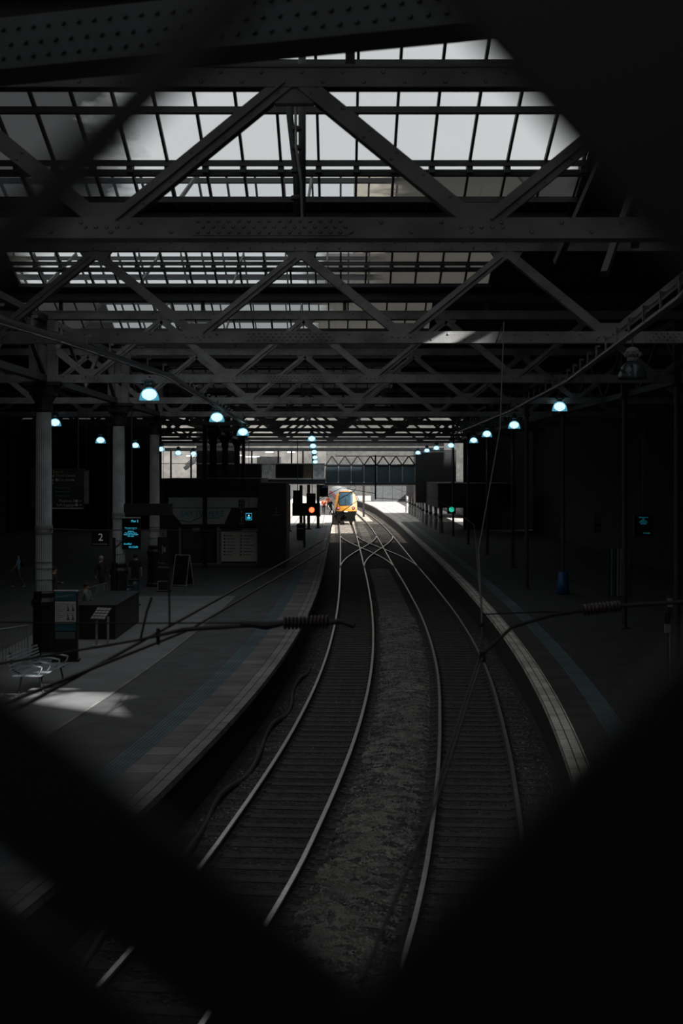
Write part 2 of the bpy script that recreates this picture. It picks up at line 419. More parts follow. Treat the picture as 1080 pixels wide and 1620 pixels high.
# ------------------------------------------------------------------ tracks
def rail_mesh(f, y0, y1, step=1.0, name='rail', parent=None):
    ys = list(np.arange(y0, y1+step*.5, step)); mb = MB()
    prof = [(-.035, 0, 1), (.035, 0, 1), (.035, -.04, 0), (.01, -.05, 0), (.01, -.12, 0), (.07, -.15, 0), (-.07, -.15, 0), (-.01, -.12, 0), (-.01, -.05, 0), (-.035, -.04, 0)]
    n = len(prof)
    for y in ys:
        dx = (f(y+.1)-f(y-.1))/.2; l = math.hypot(1, dx); nx, ny = 1/l, -dx/l
        for (u, z, _) in prof: mb.v.append((f(y)+nx*u, y+ny*u, z))
    for i in range(len(ys)-1):
        for k in range(n):
            k2 = (k+1) % n; mb.cm = 0 if k in (0, 1, 9) else 1
            mb.face((i*n+k, i*n+k2, (i+1)*n+k2, (i+1)*n+k))
    return mb.build(name, [STEEL, RUST], parent)
def sleeper_mesh():
    mb = MB(); mb.b2(-1.27, 1.27, -.125, .125, -.27, -.155)
    for s_ in (-.75, .75): mb.b2(s_-.13, s_+.13, -.08, .08, -.155, -.135)
    return mb
def track(name, f, label, y1):
    t = thing(name, label, 'railway track', (0, 0, 0), 0, 'railway tracks between the platforms')
    rail_mesh(off(f, -.75), 6, y1, parent=t); rail_mesh(off(f, .75), 6, y1, parent=t)
    proto = None; far = MB(); n = 0; y = 13.0
    while y < 165:
        dx = (f(y+.1)-f(y-.1))/.2; a = -math.atan(dx)
        if n < 98:
            if proto is None: proto = sleeper_mesh().build('sleeper', SLEEP, t); o = proto
            else: o = proto.copy(); COL.objects.link(o)
            o.location = (f(y)+random.uniform(-.02, .02), y, 0); o.rotation_euler = (0, 0, a); n += 1
        else: far.box((f(y), y, -.21), (2.54, .25, .11), Matrix.Rotation(a, 3, 'Z'))
        y += .65
    fo = far.build('sleeper', SLEEP, t); fo['kind'] = 'stuff'
    return t
track('railway_track', c1, 'railway track beside the kiosk platform, leading to the yellow train', 205)
track('railway_track', c2, 'railway track curving beside the platform with the white painted edge', 215)
def sstep(t): t = min(1, max(0, t)); return t*t*(3-2*t)
Y0, Y1 = 88.0, 134.0
xo = thing('track_crossover', 'scissors crossover of four curved shiny rails linking both tracks before the train', 'railway crossing')
for s_ in (-.75, .75):
    rail_mesh(lambda y, s_=s_: c1(y)+s_+(c2(y)-c1(y))*sstep((y-Y0)/(Y1-Y0)), Y0, Y1, parent=xo)
    rail_mesh(lambda y, s_=s_: c2(y)+s_+(c1(y)-c2(y))*sstep((y-Y0)/(Y1-Y0)), Y0, Y1, parent=xo)

# ------------------------------------------------------------------ roof trusses
D0, DS = 14.8, 12.0
XN, XP = -27.0, 14.5
ZB0, ZB1 = 8.42, 8.62
ZT0, ZT1 = 10.0, 10.2
PAN = 3.87
def rivrow(mb, x0, x1, y, z, sp, r=.028, x_off=0):
    x = x0+x_off
    while x < x1: mb.rivet((x, y, z), r); x += sp
def make_truss(detail, nb):
    t = thing('roof_truss', 'roof truss', 'roof truss')
    fy = -.11
    b = MB(); b.b2(XN, XP, -.11, -.085, ZB0, ZB1); b.b2(XN, XP, .085, .11, ZB0, ZB1); b.b2(XN, XP, -.14, .14, ZB0-.02, ZB0)
    tp = MB(); tp.b2(XN, XP, -.11, -.085, ZT0, ZT1); tp.b2(XN, XP, .085, .11, ZT0, ZT1); tp.b2(XN, XP, -.13, .13, ZT1, ZT1+.03)
    zc = (ZB0+ZB1)/2
    nodes_t = [k*PAN for k in range(-7, 5)]; nodes_b = [k*PAN+PAN/2 for k in range(-7, 4)]
    if detail:
        rivrow(b, XN, XP, fy, ZB1-.05, .62, .027); rivrow(b, XN, XP, fy, ZB0+.05, .62, .027, .31)
        rivrow(tp, XN, XP, fy, ZT0+.05, .42, .025); rivrow(tp, XN, XP, fy, ZT1-.05, .42, .025, .2)
        for c_ in (-.25, 7.3, -8.1, -15.8):        # riveted splice plates
            b.prism([(c_-.84, ZB0+.05), (c_-.8, ZB0+.01), (c_+.8, ZB0+.01), (c_+.84, ZB0+.05), (c_+.84, ZB1-.04), (c_+.8, ZB1), (c_-.8, ZB1), (c_-.84, ZB1-.04)], fy-.014, fy)
            for j, zz in enumerate((ZB0+.045, zc, ZB1-.04)): rivrow(b, c_-.74, c_+.78, fy-.014, zz, .105, .024, .05*(j % 2))
    for x in nodes_b:      # small gusset plates
        b.prism([(x-.30, ZB1-.02), (x+.30, ZB1-.02), (x+.20, ZB1+.16), (x-.20, ZB1+.16)], -.07, .07)
        if detail:
            for dx_ in (-.22, -.11, 0, .11, .22): b.rivet((x+dx_, fy, zc), .026)
    for x in nodes_t: tp.prism([(x-.32, ZT0+.02), (x+.32, ZT0+.02), (x+.2, ZT0-.16), (x-.2, ZT0-.16)], -.07, .07)
    b.build('bottom_chord', IRON, t); tp.build('top_chord', IRON, t)
    # diagonals: a flat outer bar with a raised web
    def diag(sg):
        mb = MB(); p0 = Vector((0, -.09, ZT0+.10)); p1 = Vector((sg*PAN/2, -.09, ZB1-.10))
        d = (p1-p0).normalized(); nrm = Vector((0, 1, 0)); a = d.cross(nrm).normalized()
        R = Matrix((a, nrm, d)).transposed(); L = (p1-p0).length
        mb.box((p0+p1)/2, (.17, .02, L), R)
        mb.box((p0+p1)/2+Vector((0, .06, 0)), (.02, .12, L*.96), R)
        mb.box((p0+p1)/2+Vector((0, .17, 0)), (.17, .02, L), R)
        if sg < 0: mb.box((p0+p1)/2+Vector((0, -.03, 0)), (.02, .05, L*.9), R)
        if detail:
            k = .25
            while k < L-.2:
                q = p0+d*k; mb.rivet(q+a*.045+Vector((0, -.01, 0)), .02, .012)
                if int(k*4) % 2: mb.rivet(q-a*.045+Vector((0, -.01, 0)), .02, .012)
                k += .36
        return mb
    for sg in (-1, 1):
        pr = diag(sg).build('diagonal', IRON, t)
        first = True
        for x in nodes_t:
            if x+sg*PAN/2 > XP or x > XP: continue
            o = pr if first else pr.copy()
            if not first: COL.objects.link(o)
            o.location = (x, 0, 0); first = False
    return t
ORD = ['first', 'second', 'third', 'fourth', 'fifth', 'sixth', 'seventh', 'eighth', 'ninth', 'tenth', 'eleventh']
tr_d = make_truss(True, 0); tr_s = make_truss(False, 0)
CHILD[tr_d.name] = kids(tr_d); CHILD[tr_s.name] = kids(tr_s)
NT = 9
for n in range(0, NT+1):
    d = D0+DS*n
    lab = 'riveted lattice roof truss, %s counted from the footbridge' % ORD[n]
    xo_ = -.49-.0225*(d-D0)
    if n == 0: o = tr_d; o.location = (xo_, d, 0)
    elif n == 6: o = tr_s; o.location = (xo_, d, 0)
    elif n < 6: o = dup(tr_d, (xo_, d, 0))
    else: o = dup(tr_s, (xo_, d, 0))
    tag(o, lab, 'roof truss', 'lattice trusses across the train shed')
    for ch in [c for c in COL.objects if c.parent == o and c.name.startswith('top_chord')]: ch.location.z = -.03 if n == 0 else .13
dup(tr_s, (-.3, D0-2*DS, 0), label='roof truss behind the footbridge', group='lattice trusses across the train shed')

# near plate girder, slightly askew, just in front of the first truss
ng = thing('plate_girder', 'thick blurred riveted girder crossing the top of the view above the footbridge', 'girder', (0, 7.82, .05), math.radians(-18))
mb = MB(); mb.b2(-9, 9, -.03, .03, 8.34, 8.62); mb.b2(-9, 9, -.03, .25, 8.62, 8.64)
for zz, of in ((8.57, 0), (8.48, .05), (8.40, .0)): rivrow(mb, -8.8, 8.8, -.03, zz, .10, .018, of)
mb.build('web', mat('girder_paint', (.036, .040, .044), .35), ng)
mb = MB(); mb.b2(-9, 9, -.08, .25, 8.32, 8.34); mb.build('flange', IRON_D, ng)

# ------------------------------------------------------------------ roof: ridge-and-furrow bays
ZV, ZR = 10.76, 12.86
XG = 4.0           # clear glazing reaches from the columns to here, boards beyond
def slope_pts(y0, z0, y1, z1):
    return lambda t, dz=0: (y0+(y1-y0)*t, z0+(z1-z0)*t+dz)
winn = [0]
def slope(y0, z0, y1, z1, x0, x1, gm, bars=True, purl=True):
    """one glazed slope: pane sheet, glazing bars, purlins. y0 low edge (valley), y1 ridge"""
    winn[0] += 1
    L = lambda t: (y0+(y1-y0)*t, z0+(z1-z0)*t)
    ga, gb = .115, 1.0
    mb = MB(); (ya, za), (yb, zb) = L(ga), L(gb)
    mb.add([(x0, ya, za), (x1, ya, za), (x1, yb, zb), (x0, yb, zb)], [(0, 1, 2, 3)])
    wobj = struct(mb.build('window_%d' % winn[0], gm))
    if bars:
        mb = MB(); x = x0
        (ya, za), (yb, zb) = L(.03), L(1.0)
        while x <= x1+.01:
            mb.bar((x, ya, za-.03), (x, yb, zb-.03), .045, .10); x += .66 if purl else 2.64
        mb.build('glazing_bar', IRON_D, wobj)
        mb = MB()
        if not purl:
            yy, zz = L(.5); mb.b2(x0, x1, yy-.04, yy+.04, zz-.2, zz-.1)
        for t, w_, dz in () if not purl else ((.145, .10, -.12), (.295, .16, -.14), (.335, .06, -.10), (.60, .15, -.14), (.80, .12, -.14), (.985, .2, -.12)):
            yy, zz = L(t); mb.b2(x0, x1, yy-w_/2, yy+w_/2, zz+dz-.05, zz+dz+.05)
        xx = x0
        yy, zz = L(.31)
        while xx <= x1 and purl:
            mb.b2(xx-.05, xx+.05, yy-.14, yy+.14, zz-.2, zz-.02); xx += .66
        mb.build('purlin', IRON_D, wobj)
    mb = MB(); (ya, za), (yb, zb) = L(0), L(ga)
    mb.add([(x0, ya, za), (x1, ya, za), (x1, yb, zb), (x0, yb, zb)], [(0, 1, 2, 3)])
    mb.build('flashing', BOARD, wobj)
    return wobj
def boards(x0, x1, y0, z0, y1, z1, name='ceiling'):
    mb = MB(); mb.add([(x0, y0, z0), (x1, y0, z0), (x1, y1, z1), (x0, y1, z1), (x0, y0, z0+.06), (x1, y0, z0+.06), (x1, y1, z1+.06), (x0, y1, z1+.06)],
                      [(0, 1, 2, 3), (7, 6, 5, 4), (0, 4, 5, 1), (2, 6, 7, 3), (1, 5, 6, 2), (0, 3, 7, 4)])
    x = x0
    while x < x1: mb.bar((x, y0, z0-.05), (x, y1, z1-.05), .05, .1); x += 1.3
    return struct(mb.build(name, BOARD))
G0 = glass_mat('roof_glass_first_bay', -3.7, 3.9, .7, (.035, .037, .04))
GN0 = glass_mat('roof_glass_soiled', -5.2, .3, .8, (.30, .285, .25), streak=.08)
GN1 = glass_mat('roof_glass_near_slope', -11.5, .9, .6, (.30, .285, .25))
G1 = glass_mat('roof_glass_second_bay', -8.0, .8, .5, (.26, .245, .215))
G2 = glass_mat('roof_glass_third_bay', -10.5, -1.2, .6, (.25, .235, .21))
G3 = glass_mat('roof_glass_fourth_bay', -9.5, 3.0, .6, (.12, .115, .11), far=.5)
GD = glass_mat('roof_glass_sooty', 90, 100, 1, (.05, .049, .046), base=.93)
GB = glass_mat('roof_glass_back', 90, 100, 1, (.20, .185, .14), base=.80)
GR = glass_mat('roof_glass_rear', -40, 40, 1, (.2, .2, .2), base=.1)
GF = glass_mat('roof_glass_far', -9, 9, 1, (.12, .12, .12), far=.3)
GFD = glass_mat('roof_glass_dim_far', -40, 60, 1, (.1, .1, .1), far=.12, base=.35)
for n in range(-3, NT):
    yv0 = D0+DS*n; yv1 = yv0+DS; yr = yv0+6
    lx = -27.5
    if n < 0: gn, gf = GR, (GB if n == -1 else GR); xs = (-9.6, XG)
    elif n == 0: gn, gf, xs = GN0, G0, (-9.64, XG+.3)
    elif n == 1: gn, gf, xs = GN1, G1, (-8.6, XG)
    elif n == 2: gn, gf, xs = GN1, G2, (-11, XG-.9)
    elif n == 3: gn, gf, xs = GN1, G3, (-9.5, XG-.9)
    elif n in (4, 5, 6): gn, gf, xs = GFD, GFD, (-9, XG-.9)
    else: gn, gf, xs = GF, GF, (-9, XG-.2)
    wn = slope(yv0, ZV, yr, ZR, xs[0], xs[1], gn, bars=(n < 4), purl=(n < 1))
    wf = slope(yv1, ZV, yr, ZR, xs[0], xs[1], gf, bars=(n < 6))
    # boarded parts on both sides; two unseen right openings added for the sun patch
    for (a, b) in ((-27.5, xs[0]), (xs[1], 16.5)):
        for (p, q) in (((a, 5.5), (9.4, b)) if (n == 0 and a > 0) else ((a, b),)):
            boards(p, q, yv0, ZV, yr, ZR); boards(p, q, yv1, ZV, yr, ZR)
    if n == 0:
        for ya_, yb_ in ((yv0, yr), (yv1, yr)):
            sk = slope(ya_, ZV, yb_, ZR, 5.5, 9.4, GR, bars=False); mb = MB()
            for x in (5.5, 6.4, 7.15, 9.4): mb.bar((x, ya_, ZV-.05), (x, yb_, ZR-.05), .12, .14)
            for t_ in (.3, .62): mb.b2(5.5, 9.4, ya_+(yb_-ya_)*t_-.12, ya_+(yb_-ya_)*t_+.12, ZV+2.1*t_-.2, ZV+2.1*t_-.05)
            mb.build('glazing_bar', IRON_D, sk)
    # valley gutter beam with short posts down to the truss
    vg = thing('valley_gutter', 'dark iron valley gutter on posts over the %s roof truss' % (ORD[n] if n >= 0 else 'rear '+ORD[-n-1]), 'gutter', (0, yv0, 0), 0, 'valley gutters over the trusses')
    mb = MB(); mb.b2(-27.5, 16.5, -.28, .28, ZV-.14, ZV-.10); mb.b2(-27.5, 16.5, -.3, -.26, ZV-.14, ZV+.05); mb.b2(-27.5, 16.5, .26, .3, ZV-.14, ZV+.05)
    mb.build('trough', IRON_D, vg)
    mb = MB(); x = -27
    o = MB().b2(-.05, .05, -.05, .05, ZT1+.03, ZV-.14).build('post', IRON_D, vg); o.location = (x, 0, 0)
    while x < 12:
        x += PAN; q = o.copy(); COL.objects.link(q); q.location = (x, 0, 0)

# longitudinal lattice girders over the column rows, columns
for X_, lab in ((-8.1, 'long lattice girder running over the row of fluted columns'), (9.4, 'long lattice girder over the slim posts of the dark platform')):
    lg = thing('lattice_girder', lab, 'girder', (X_, 0, 0))
    mb = MB(); mb.b2(-.12, .12, 15, 122.8, ZB0, ZB0+.18); mb.build('bottom_chord', IRON_D, lg)
    mb = MB(); mb.b2(-.12, .12, 15, 122.8, ZT0+.05, ZT0+.22); mb.build('top_chord', IRON_D, lg)
    mb = MB(); y = D0
    while y < 120:
        mb.bar((0, y, ZB0+.15), (0, y+3, ZT0+.1), .1, .1); mb.bar((0, y+3, ZT0+.1), (0, y+6, ZB0+.15), .1, .1); y += 6
    mb.build('web_bars', IRON_D, lg)

def make_column():
    t = thing('fluted_column', 'column', 'column')
    mb = MB(); mb.lathe([(.225, 1.83), (.225, 1.9), (.222, 4.0), (.212, 6.0), (.203, 6.75)], n=48, flute=.07)
    mb.build('shaft', COLUMN, t)
    mb = MB()
    for z in (3.45, 3.56): mb.lathe([(.222, z-.05), (.245, z-.05), (.25, z), (.245, z+.05), (.222, z+.05)], n=24)
    for z in (2.45, 2.62, 2.15): mb.lathe([(.222, z-.015), (.237, z-.01), (.237, z+.01), (.222, z+.015)], n=24)
    mb.build('band', IRON, t)
    mb = MB(); mb.lathe([(.36, 0), (.36, .12), (.31, .18), (.30, .3), (.29, 1.35), (.34, 1.45), (.34, 1.55), (.27, 1.65), (.28, 1.78), (.235, 1.83)], n=8)
    mb.build('pedestal', BLACK, t)
    mb = MB(); mb.lathe([(.203, 6.7), (.26, 6.75), (.25, 6.85), (.25, 7.05), (.30, 7.15), (.34, 7.18)], n=16)
    mb.b2(-.52, .52, -.3, .3, 7.42, 7.52)
    for sg in (-1, 1):
        mb.prism([(sg*.2, 6.95), (sg*.28, 7.1), (sg*.36, 7.26), (sg*.5, 7.36), (sg*.5, 7.44), (sg*.1, 7.44), (sg*.1, 6.95)], -.2, .2)
    mb.b2(-.34, .34, -.25, .25, 7.15, 7.42)
    mb.build('capital', IRON_B, t)
    mb = MB(); mb.b2(-.34, -.13, -.2, -.17, 7.52, 9.2); mb.b2(.13, .34, -.2, -.17, 7.52, 9.2); mb.b2(-.13, .13, -.1, .1, 7.52, 9.2); mb.b2(-.34, .34, .17, .2, 7.52, 9.2)
    mb.b2(-.36, -.32, -.22, .2, 7.52, 9.2); mb.b2(.32, .36, -.22, .2, 7.52, 9.2)
    z = 7.6
    while z < 9.1:
        for x in (-.3, -.24, -.17, .17, .24, .3): mb.rivet((x, -.2, z), .018, .012)
        z += .11
    mb.build('stanchion', IRON, t)
    return t
col0 = make_column(); CHILD[col0.name] = kids(col0)
cpos = [(-8.12, 38.8), (-7.95, 50.8), (-8.25, 62.8), (-7.83, 86.8), (-8.08, 98.8), (-8.12, 110.8)]
for i, (x, y) in enumerate(cpos):
    o = col0 if i == 0 else dup(col0, (0, 0, 0))
    o.location = (x, y, PZ)
    tag(o, ('pale fluted iron column on a black pedestal, %s of its row from the footbridge' if i < 3 else 'fluted column behind the kiosk, shade painted in, %s of its row') % ORD[i if i < 3 else i-3], 'column', 'fluted columns on the kiosk platform' if i < 3 else 'shade-painted columns behind the kiosk')
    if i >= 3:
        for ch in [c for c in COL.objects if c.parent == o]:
            for sl_ in ch.material_slots: sl_.link = 'OBJECT'; sl_.material = IRON_B  # same paint as the front three; black colour stands in for shade
def make_post():
    t = thing('roof_post', 'post', 'post')
    MB().lathe([(.11, .0), (.11, .05), (.085, .1), (.085, 7.4), (.16, 7.52)], n=12).build('shaft', IRON_D, t)
    MB().b2(-.16, .16, -.16, .16, 0, .04).build('base_plate', IRON_D, t)
    MB().b2(-.1, .1, -.12, .12, 7.5, 9.2).build('head', IRON_D, t)
    return t
post0 = make_post(); CHILD[post0.name] = kids(post0)
for i, (x, y) in enumerate([(9.15, 38.8), (9.15, 46), (9.15, 58.8), (8.0, 61.5), (9.0, 74.8), (8.9, 86.8), (8.8, 98.8), (8.7, 110.8)]):
    o = post0 if i == 0 else dup(post0, (0, 0, 0)); o.location = (x, y, PZ)
    tag(o, 'slim dark roof post on the unlit platform, %s counted from the footbridge' % ORD[i], 'post', 'roof posts on the dark platform')
# dark stanchions between the kiosk and the gallery
for i, (px, d, w_) in enumerate([(324, 74.7, .22), (385, 84.5, .2)]):
    x = (px-VX)*d/F
    t = thing('steel_stanchion', 'black steel stanchion behind the kiosk, %s counted from the fluted columns' % ORD[i], 'post', (x, d, PZ), 0, 'steel stanchions around the kiosk')
    mb = MB(); mb.b2(-w_/2, w_/2, -.02, .02, 0, 7.5); mb.b2(-w_/2, -w_/2+.03, -.12, .12, 0, 7.5); mb.b2(w_/2-.03, w_/2, -.12, .12, 0, 7.5); mb.build('shaft', IRON_B, t)
    MB().b2(-w_*.7, w_*.7, -.2, .2, 0, .04).build('base_plate', IRON_B, t)

# walls around the shed
struct(MB().b2(16.4, 16.9, -30, 122, -.5, 14).build('wall_right', WALLD))
struct(MB().b2(-28.2, -27.6, -30, 150, -.5, 14).build('wall_left', WALLD))
struct(MB().b2(-28, 16.9, -22, -21.6, -1, 14).build('wall_back', WALLD))
# arcade of blind arches on the left wall
mb = MB()
for y in np.arange(40, 140, 7.0): mb.b2(-27.6, -27.3, y, y+1.2, .9, 10)
mb.b2(-27.6, -27.35, 30, 150, 5.2, 5.6); struct(mb.build('trim_4', WALLD))

# ------------------------------------------------------------------ cable trays
def tray(path, label):
    t = thing('cable_tray', label, 'cable tray')
    mb = MB()
    for i in range(len(path)-1):
        a, b = Vector(path[i]), Vector(path[i+1])
        mb.bar(a, b, .10, .012)
        for s_ in (-.05, .05): mb.bar(a+Vector((s_, 0, .02)), b+Vector((s_, 0, .02)), .008, .05)
    mb.build('tray', TRAY, t)
    MB().tube([Vector(p)+Vector((-.09, 0, -.02)) for p in path], .014, 6).build('conduit', TRAY, t)
    first = None
    L = 0; y = path[0][1]
    while y < path[-1][1]:
        k = 0
        while path[k+1][1] < y: k += 1
        a, b = Vector(path[k]), Vector(path[k+1]); q = a+(b-a)*((y-a.y)/(b.y-a.y))
        if first is None:
            mb = MB(); mb.b2(-.015, .015, -.015, .015, 0, .24); mb.b2(-.015, .07, -.015, .015, .20, .24); first = mb.build('bracket', TRAY, t); o = first
        else: o = first.copy(); COL.objects.link(o)
        o.location = q+Vector((-.08, 0, 0)); y += 1.6
    return t
tray([(-4.55, 12, 7.95), (-4.35, 18.5, 7.93), (-4.15, 22, 7.98), (-3.6, 30, 7.99), (-3.9, 42, 8.05), (-4.3, 66, 8.1)], 'galvanised cable tray with upright brackets above the lamps over the kiosk platform')
tray([(3.4, 12, 8.1), (4.1, 17, 8.08), (5.3, 33, 8.1), (5.95, 50, 8.1), (6.4, 80, 8.1)], 'cable tray with upright brackets above the lamps over the dark platform')

# ------------------------------------------------------------------ lamps
def shade_mat(name, lit):
    m = bpy.data.materials.new(name); m.use_nodes = True; t = m.node_tree; b = t.nodes['Principled BSDF']
    b.inputs['Roughness'].default_value = .15; b.inputs['Base Color'].default_value = (.03, .05, .055, 1)
    if lit:
        b.inputs['Base Color'].default_value = (.1, .35, .45, 1)
        b.inputs['Emission Color'].default_value = (.10, .52, .70, 1); b.inputs['Emission Strength'].default_value = .42
    b.inputs['Alpha'].default_value = .5 if lit else .75
    return m
SH_L, SH_D = shade_mat('lamp_glass_lit', True), shade_mat('lamp_glass_unlit', False)
BULB = mat('lamp_bulb', (1, 1, 1), .4, 0, 0, 1, emit=((.92, .97, 1.0), 3.0))
BULB_OFF = mat('lamp_bulb_off', (.2, .2, .2), .3)
HOUS = mat('lamp_housing', (.05, .09, .10), .4, .3, .2, 6)
def make_lamp(lit):
    t = thing('pendant_lamp', 'lamp', 'lamp')       # origin: centre of the glass bell
    mb = MB(); R = .27
    prof = [(.02, .19), (.09, .185), (.16, .15), (.215, .08), (.25, -.01), (.268, -.10), (.275, -.14), (.262, -.14), (.255, -.10), (.238, -.01), (.2, .075), (.15, .138), (.08, .17), (.01, .175)]
    mb.lathe(prof, n=28); mb.build('shade', SH_L if lit else SH_D, t, smooth=True)
    MB().sphere((0, 0, .015), .205, 16, 1, 1, .74).build('bulb', BULB if lit else BULB_OFF, t, smooth=True)
    mb = MB(); mb.lathe([(.03, .19), (.10, .20), (.10, .25), (.07, .27), (.12, .31), (.13, .38), (.09, .44), (.03, .46)], n=16)
    for k in range(10):
        a = 2*PI*k/10; mb.bar((.09*math.cos(a), .09*math.sin(a), .3), (.15*math.cos(a), .15*math.sin(a), .36), .01, .1)
    mb.build('housing', HOUS if lit else IRON, t)
    if lit:
        ld = bpy.data.lights.new('lamp_light', 'SPOT'); ld.energy = 22; ld.color = (.75, .93, 1); ld.shadow_soft_size = .12
        ld.spot_size = math.radians(150); ld.spot_blend = .6
        lo = bpy.data.objects.new('lamp_light', ld); COL.objects.link(lo); lo.parent = t; lo.location = (0, 0, -.16)
    return t
lampL, lampD = make_lamp(True), make_lamp(False)
CHILD[lampL.name] = kids(lampL); CHILD[lampD.name] = kids(lampD)
rows = [
 ('lit bell lamp over the kiosk platform, %s in its row', 'lamps above the kiosk platform edge', [(236, 625, 38.5), (343, 661, 50.5), (384, 684, 62.5)]),
 ('lit bell lamp behind the fluted columns, %s in its row', 'lamps behind the fluted columns', [(87, 669, 62.5), (159, 697, 74.5), (214, 705, 86.5), (255, 711, 98.5), (282, 717, 98.5), (306, 718, 110.5)]),
 ('lit bell lamp in the close file over the tracks, %s of five', 'lamps in file over the first track', [(493, 694.5, 86.5), (495, 706, 98.5), (497, 715.5, 110.5), (498, 724, 122.5), (498.5, 731, 126.1)]),
 ('lit bell lamp above the dark platform, %s lit one in its row', 'lamps above the dark platform', [(885, 644, 50.5), (813, 673, 62.5), (770, 687, 74.5), (749, 697, 86.5), (713, 705, 98.5), (690, 709, 110.5), (675, 713, 122.5), (661, 716.5, 126.1)]),
]
first = True
for lab, grp, ps in rows:
    for i, (x, y, d) in enumerate(ps):
        loc = P(x, y, d)
        if first: o = lampL; o.location = loc; first = False
        else: o = dup(lampL, loc)
        tag(o, lab % ORD[i], 'lamp', grp)
        zt = (8.5 if d < 126 else P(0, 709, 126.5).z)-loc.z; zt = max(zt, .5)
        mb = MB(); mb.tube([(0, 0, .4), (0, 0, zt+.02)], .014, 6); mb.tube([(0, 0, zt), (0, .3, zt)], .016, 6); mb.build('rod', IRON_D, o)
MB().tube([(0, 0, .4), (0, 0, .75), (0, .3, .75)], .014, 6).build('rod', IRON_D, lampD)
lampD.location = P(1000, 588, 26.5); tag(lampD, 'large unlit bell lamp below the cable tray over the dark platform', 'lamp')

# downpipe / hanging bracket between the first and second truss
dp = thing('drain_pipe', 'jointed drain pipe dropping from the roof glazing behind the first truss', 'pipe', (-.62, 18.5, 0))
mb = MB(); mb.tube([(-.08, 0, 11.2), (-.05, 0, 10.6), (.03, 0, 9.9), (.05, 0, 9.2)], .045, 10); mb.tube([(.1, .3, 11.6), (.1, .3, 9.2)], .05, 10)
mb.build('pipe', IRON_D, dp, smooth=True)
mb = MB()
for z in (10.45, 10.2, 9.9, 9.55): mb.lathe([(.06, -.03), (.075, -.02), (.075, .02), (.06, .03)], (.03, 0, z), 12)
mb.build('joint', IRON_D, dp)
MB().tube([(.02, -.05, 11.0), (.03, -.06, 10.2), (.1, -.06, 9.7), (.11, -.05, 9.25)], .018, 8).build('cable', TRAY, dp)
# cross braces in the second bay near the boards
br = thing('wind_brace', 'pair of crossed iron braces between the first two trusses below the boarded roof', 'brace', (0, 0, 0))
for a, b in (((3.5, 17, 8.7), (5.0, 21, 12.0)), ((4.1, 17, 12.0), (3.1, 20.5, 9.0)), ((5.4, 24, 12.2), (3.6, 19.5, 8.7))):
    MB().bar(a, b, .09, .09).build('brace_bar', IRON_D, br)

# ------------------------------------------------------------------ overhead line equipment
ZW = 4.70
def wire(pts, r, label, name='overhead_wire'):
    o = MB().tube(pts, r, 6).build(name, WIRE, smooth=True); return tag(o, label, 'wire')
wire([(-2.6, 3.0, ZW)] + [(-1.75, 8, ZW), P(300, 973, 12.8), P(520, 850, 27.9)] + [(c1(y)+.25*math.sin(y/9), y, ZW) for y in (40, 52, 64, 80, 100, 125, 150)], .012, 'thin contact wire over the first track running low across the kiosk platform')
wire([(-3.0, 3.0, ZW+.25), (-1.9, 7.4, ZW+.03), P(300, 996, 11.7), P(514, 870, 23.4)] + [(c1(y)+.1*math.sin(y/9), y, ZW+.5) for y in (40, 56, 70, 100, 150)], .011, 'second lower wire over the first track, parallel to the contact wire')
wire([(.05, 3.5, 4.75), P(690, 1270, 5.6), P(763, 1040, 9.9), P(762, 974, 12.8), P(750, 831, 34)] + [(c2(y)+.2*math.sin(y/8), y, ZW) for y in (50, 66, 90, 120, 160)], .007, 'contact wire over the second track kinked below the dark platform insulator')
wire([(.12, 3.5, 4.72), P(683, 1270, 5.7), P(758, 1040, 10.0)], .006, 'twin wire beside the kinked contact wire of the second track')
wire([P(763, 1040, 9.9), P(762, 974, 12.8), P(757, 870, 16), P(791, 677, 20), P(797, 510, 24), (2.9, 26.8, 8.4)], .009, 'long thin dropper wire rising from the kinked contact wire to the trusses', 'dropper_wire')
wire([P(382, 791, 74.65), P(381, 690, 74.7), (P(381, 0, 74.8).x, 74.8, 8.4)], .012, 'thin hanger cable above the hanging platform number sign', 'hanger_cable')
wire([P(-40, 984, 10.4), P(220, 986, 10.2), P(450, 985, 10)], .006, 'fine cross wire running level over the kiosk platform to the insulator', 'span_wire')
wire([P(80, 837, 38.6), P(150, 839, 45), P(250, 838, 52), P(410, 842, 74)], .018, 'sagging cable strung from the first fluted column towards the kiosk', 'strung_cable')
wire([P(268, 805, 70), P(272, 815, 70), P(282, 823, 70), P(300, 826, 70), P(318, 818, 70), P(322, 806, 70)], .02, 'loop of slack cable hanging in front of the kiosk sign', 'slack_cable')

def insulator(t, p0, p1, n, R):
    d = (Vector(p1)-Vector(p0)); L = d.length; d.normalize()
    mb = MB(); q = d.to_track_quat('Z', 'Y').to_matrix()
    prof = [(.02, 0)]
    for k in range(n):
        z = L*(k+.5)/n; prof += [(.022, z-.016), (R, z-.004), (R, z+.004), (.022, z+.016)]
    prof += [(.02, L)]
    m2 = MB().lathe(prof, n=16)
    m2.v = [tuple(q @ Vector(v) + Vector(p0)) for v in m2.v]
    m2.build('insulator', BROWNGLZ, t)
ca = thing('cantilever_arm', 'dark registration arm with a ribbed insulator crossing above the kiosk platform tactile strip', 'cantilever', (0, 0, 0))
MB().tube([P(-60, 1060, 10.3), P(222, 1012, 10.1), P(290, 996, 10.05), P(450, 986, 10)], [.008, .009, .015, .015], 8).build('tube', WIRE, ca)
MB().tube([P(380, 986, 10.02), P(420, 990, 10.02), P(455, 985, 10)], [.016, .03, .018], 8).build('clamp', WIRE, ca)
insulator(ca, P(448, 985.5, 10), P(520, 984.5, 9.95), 12, .048)
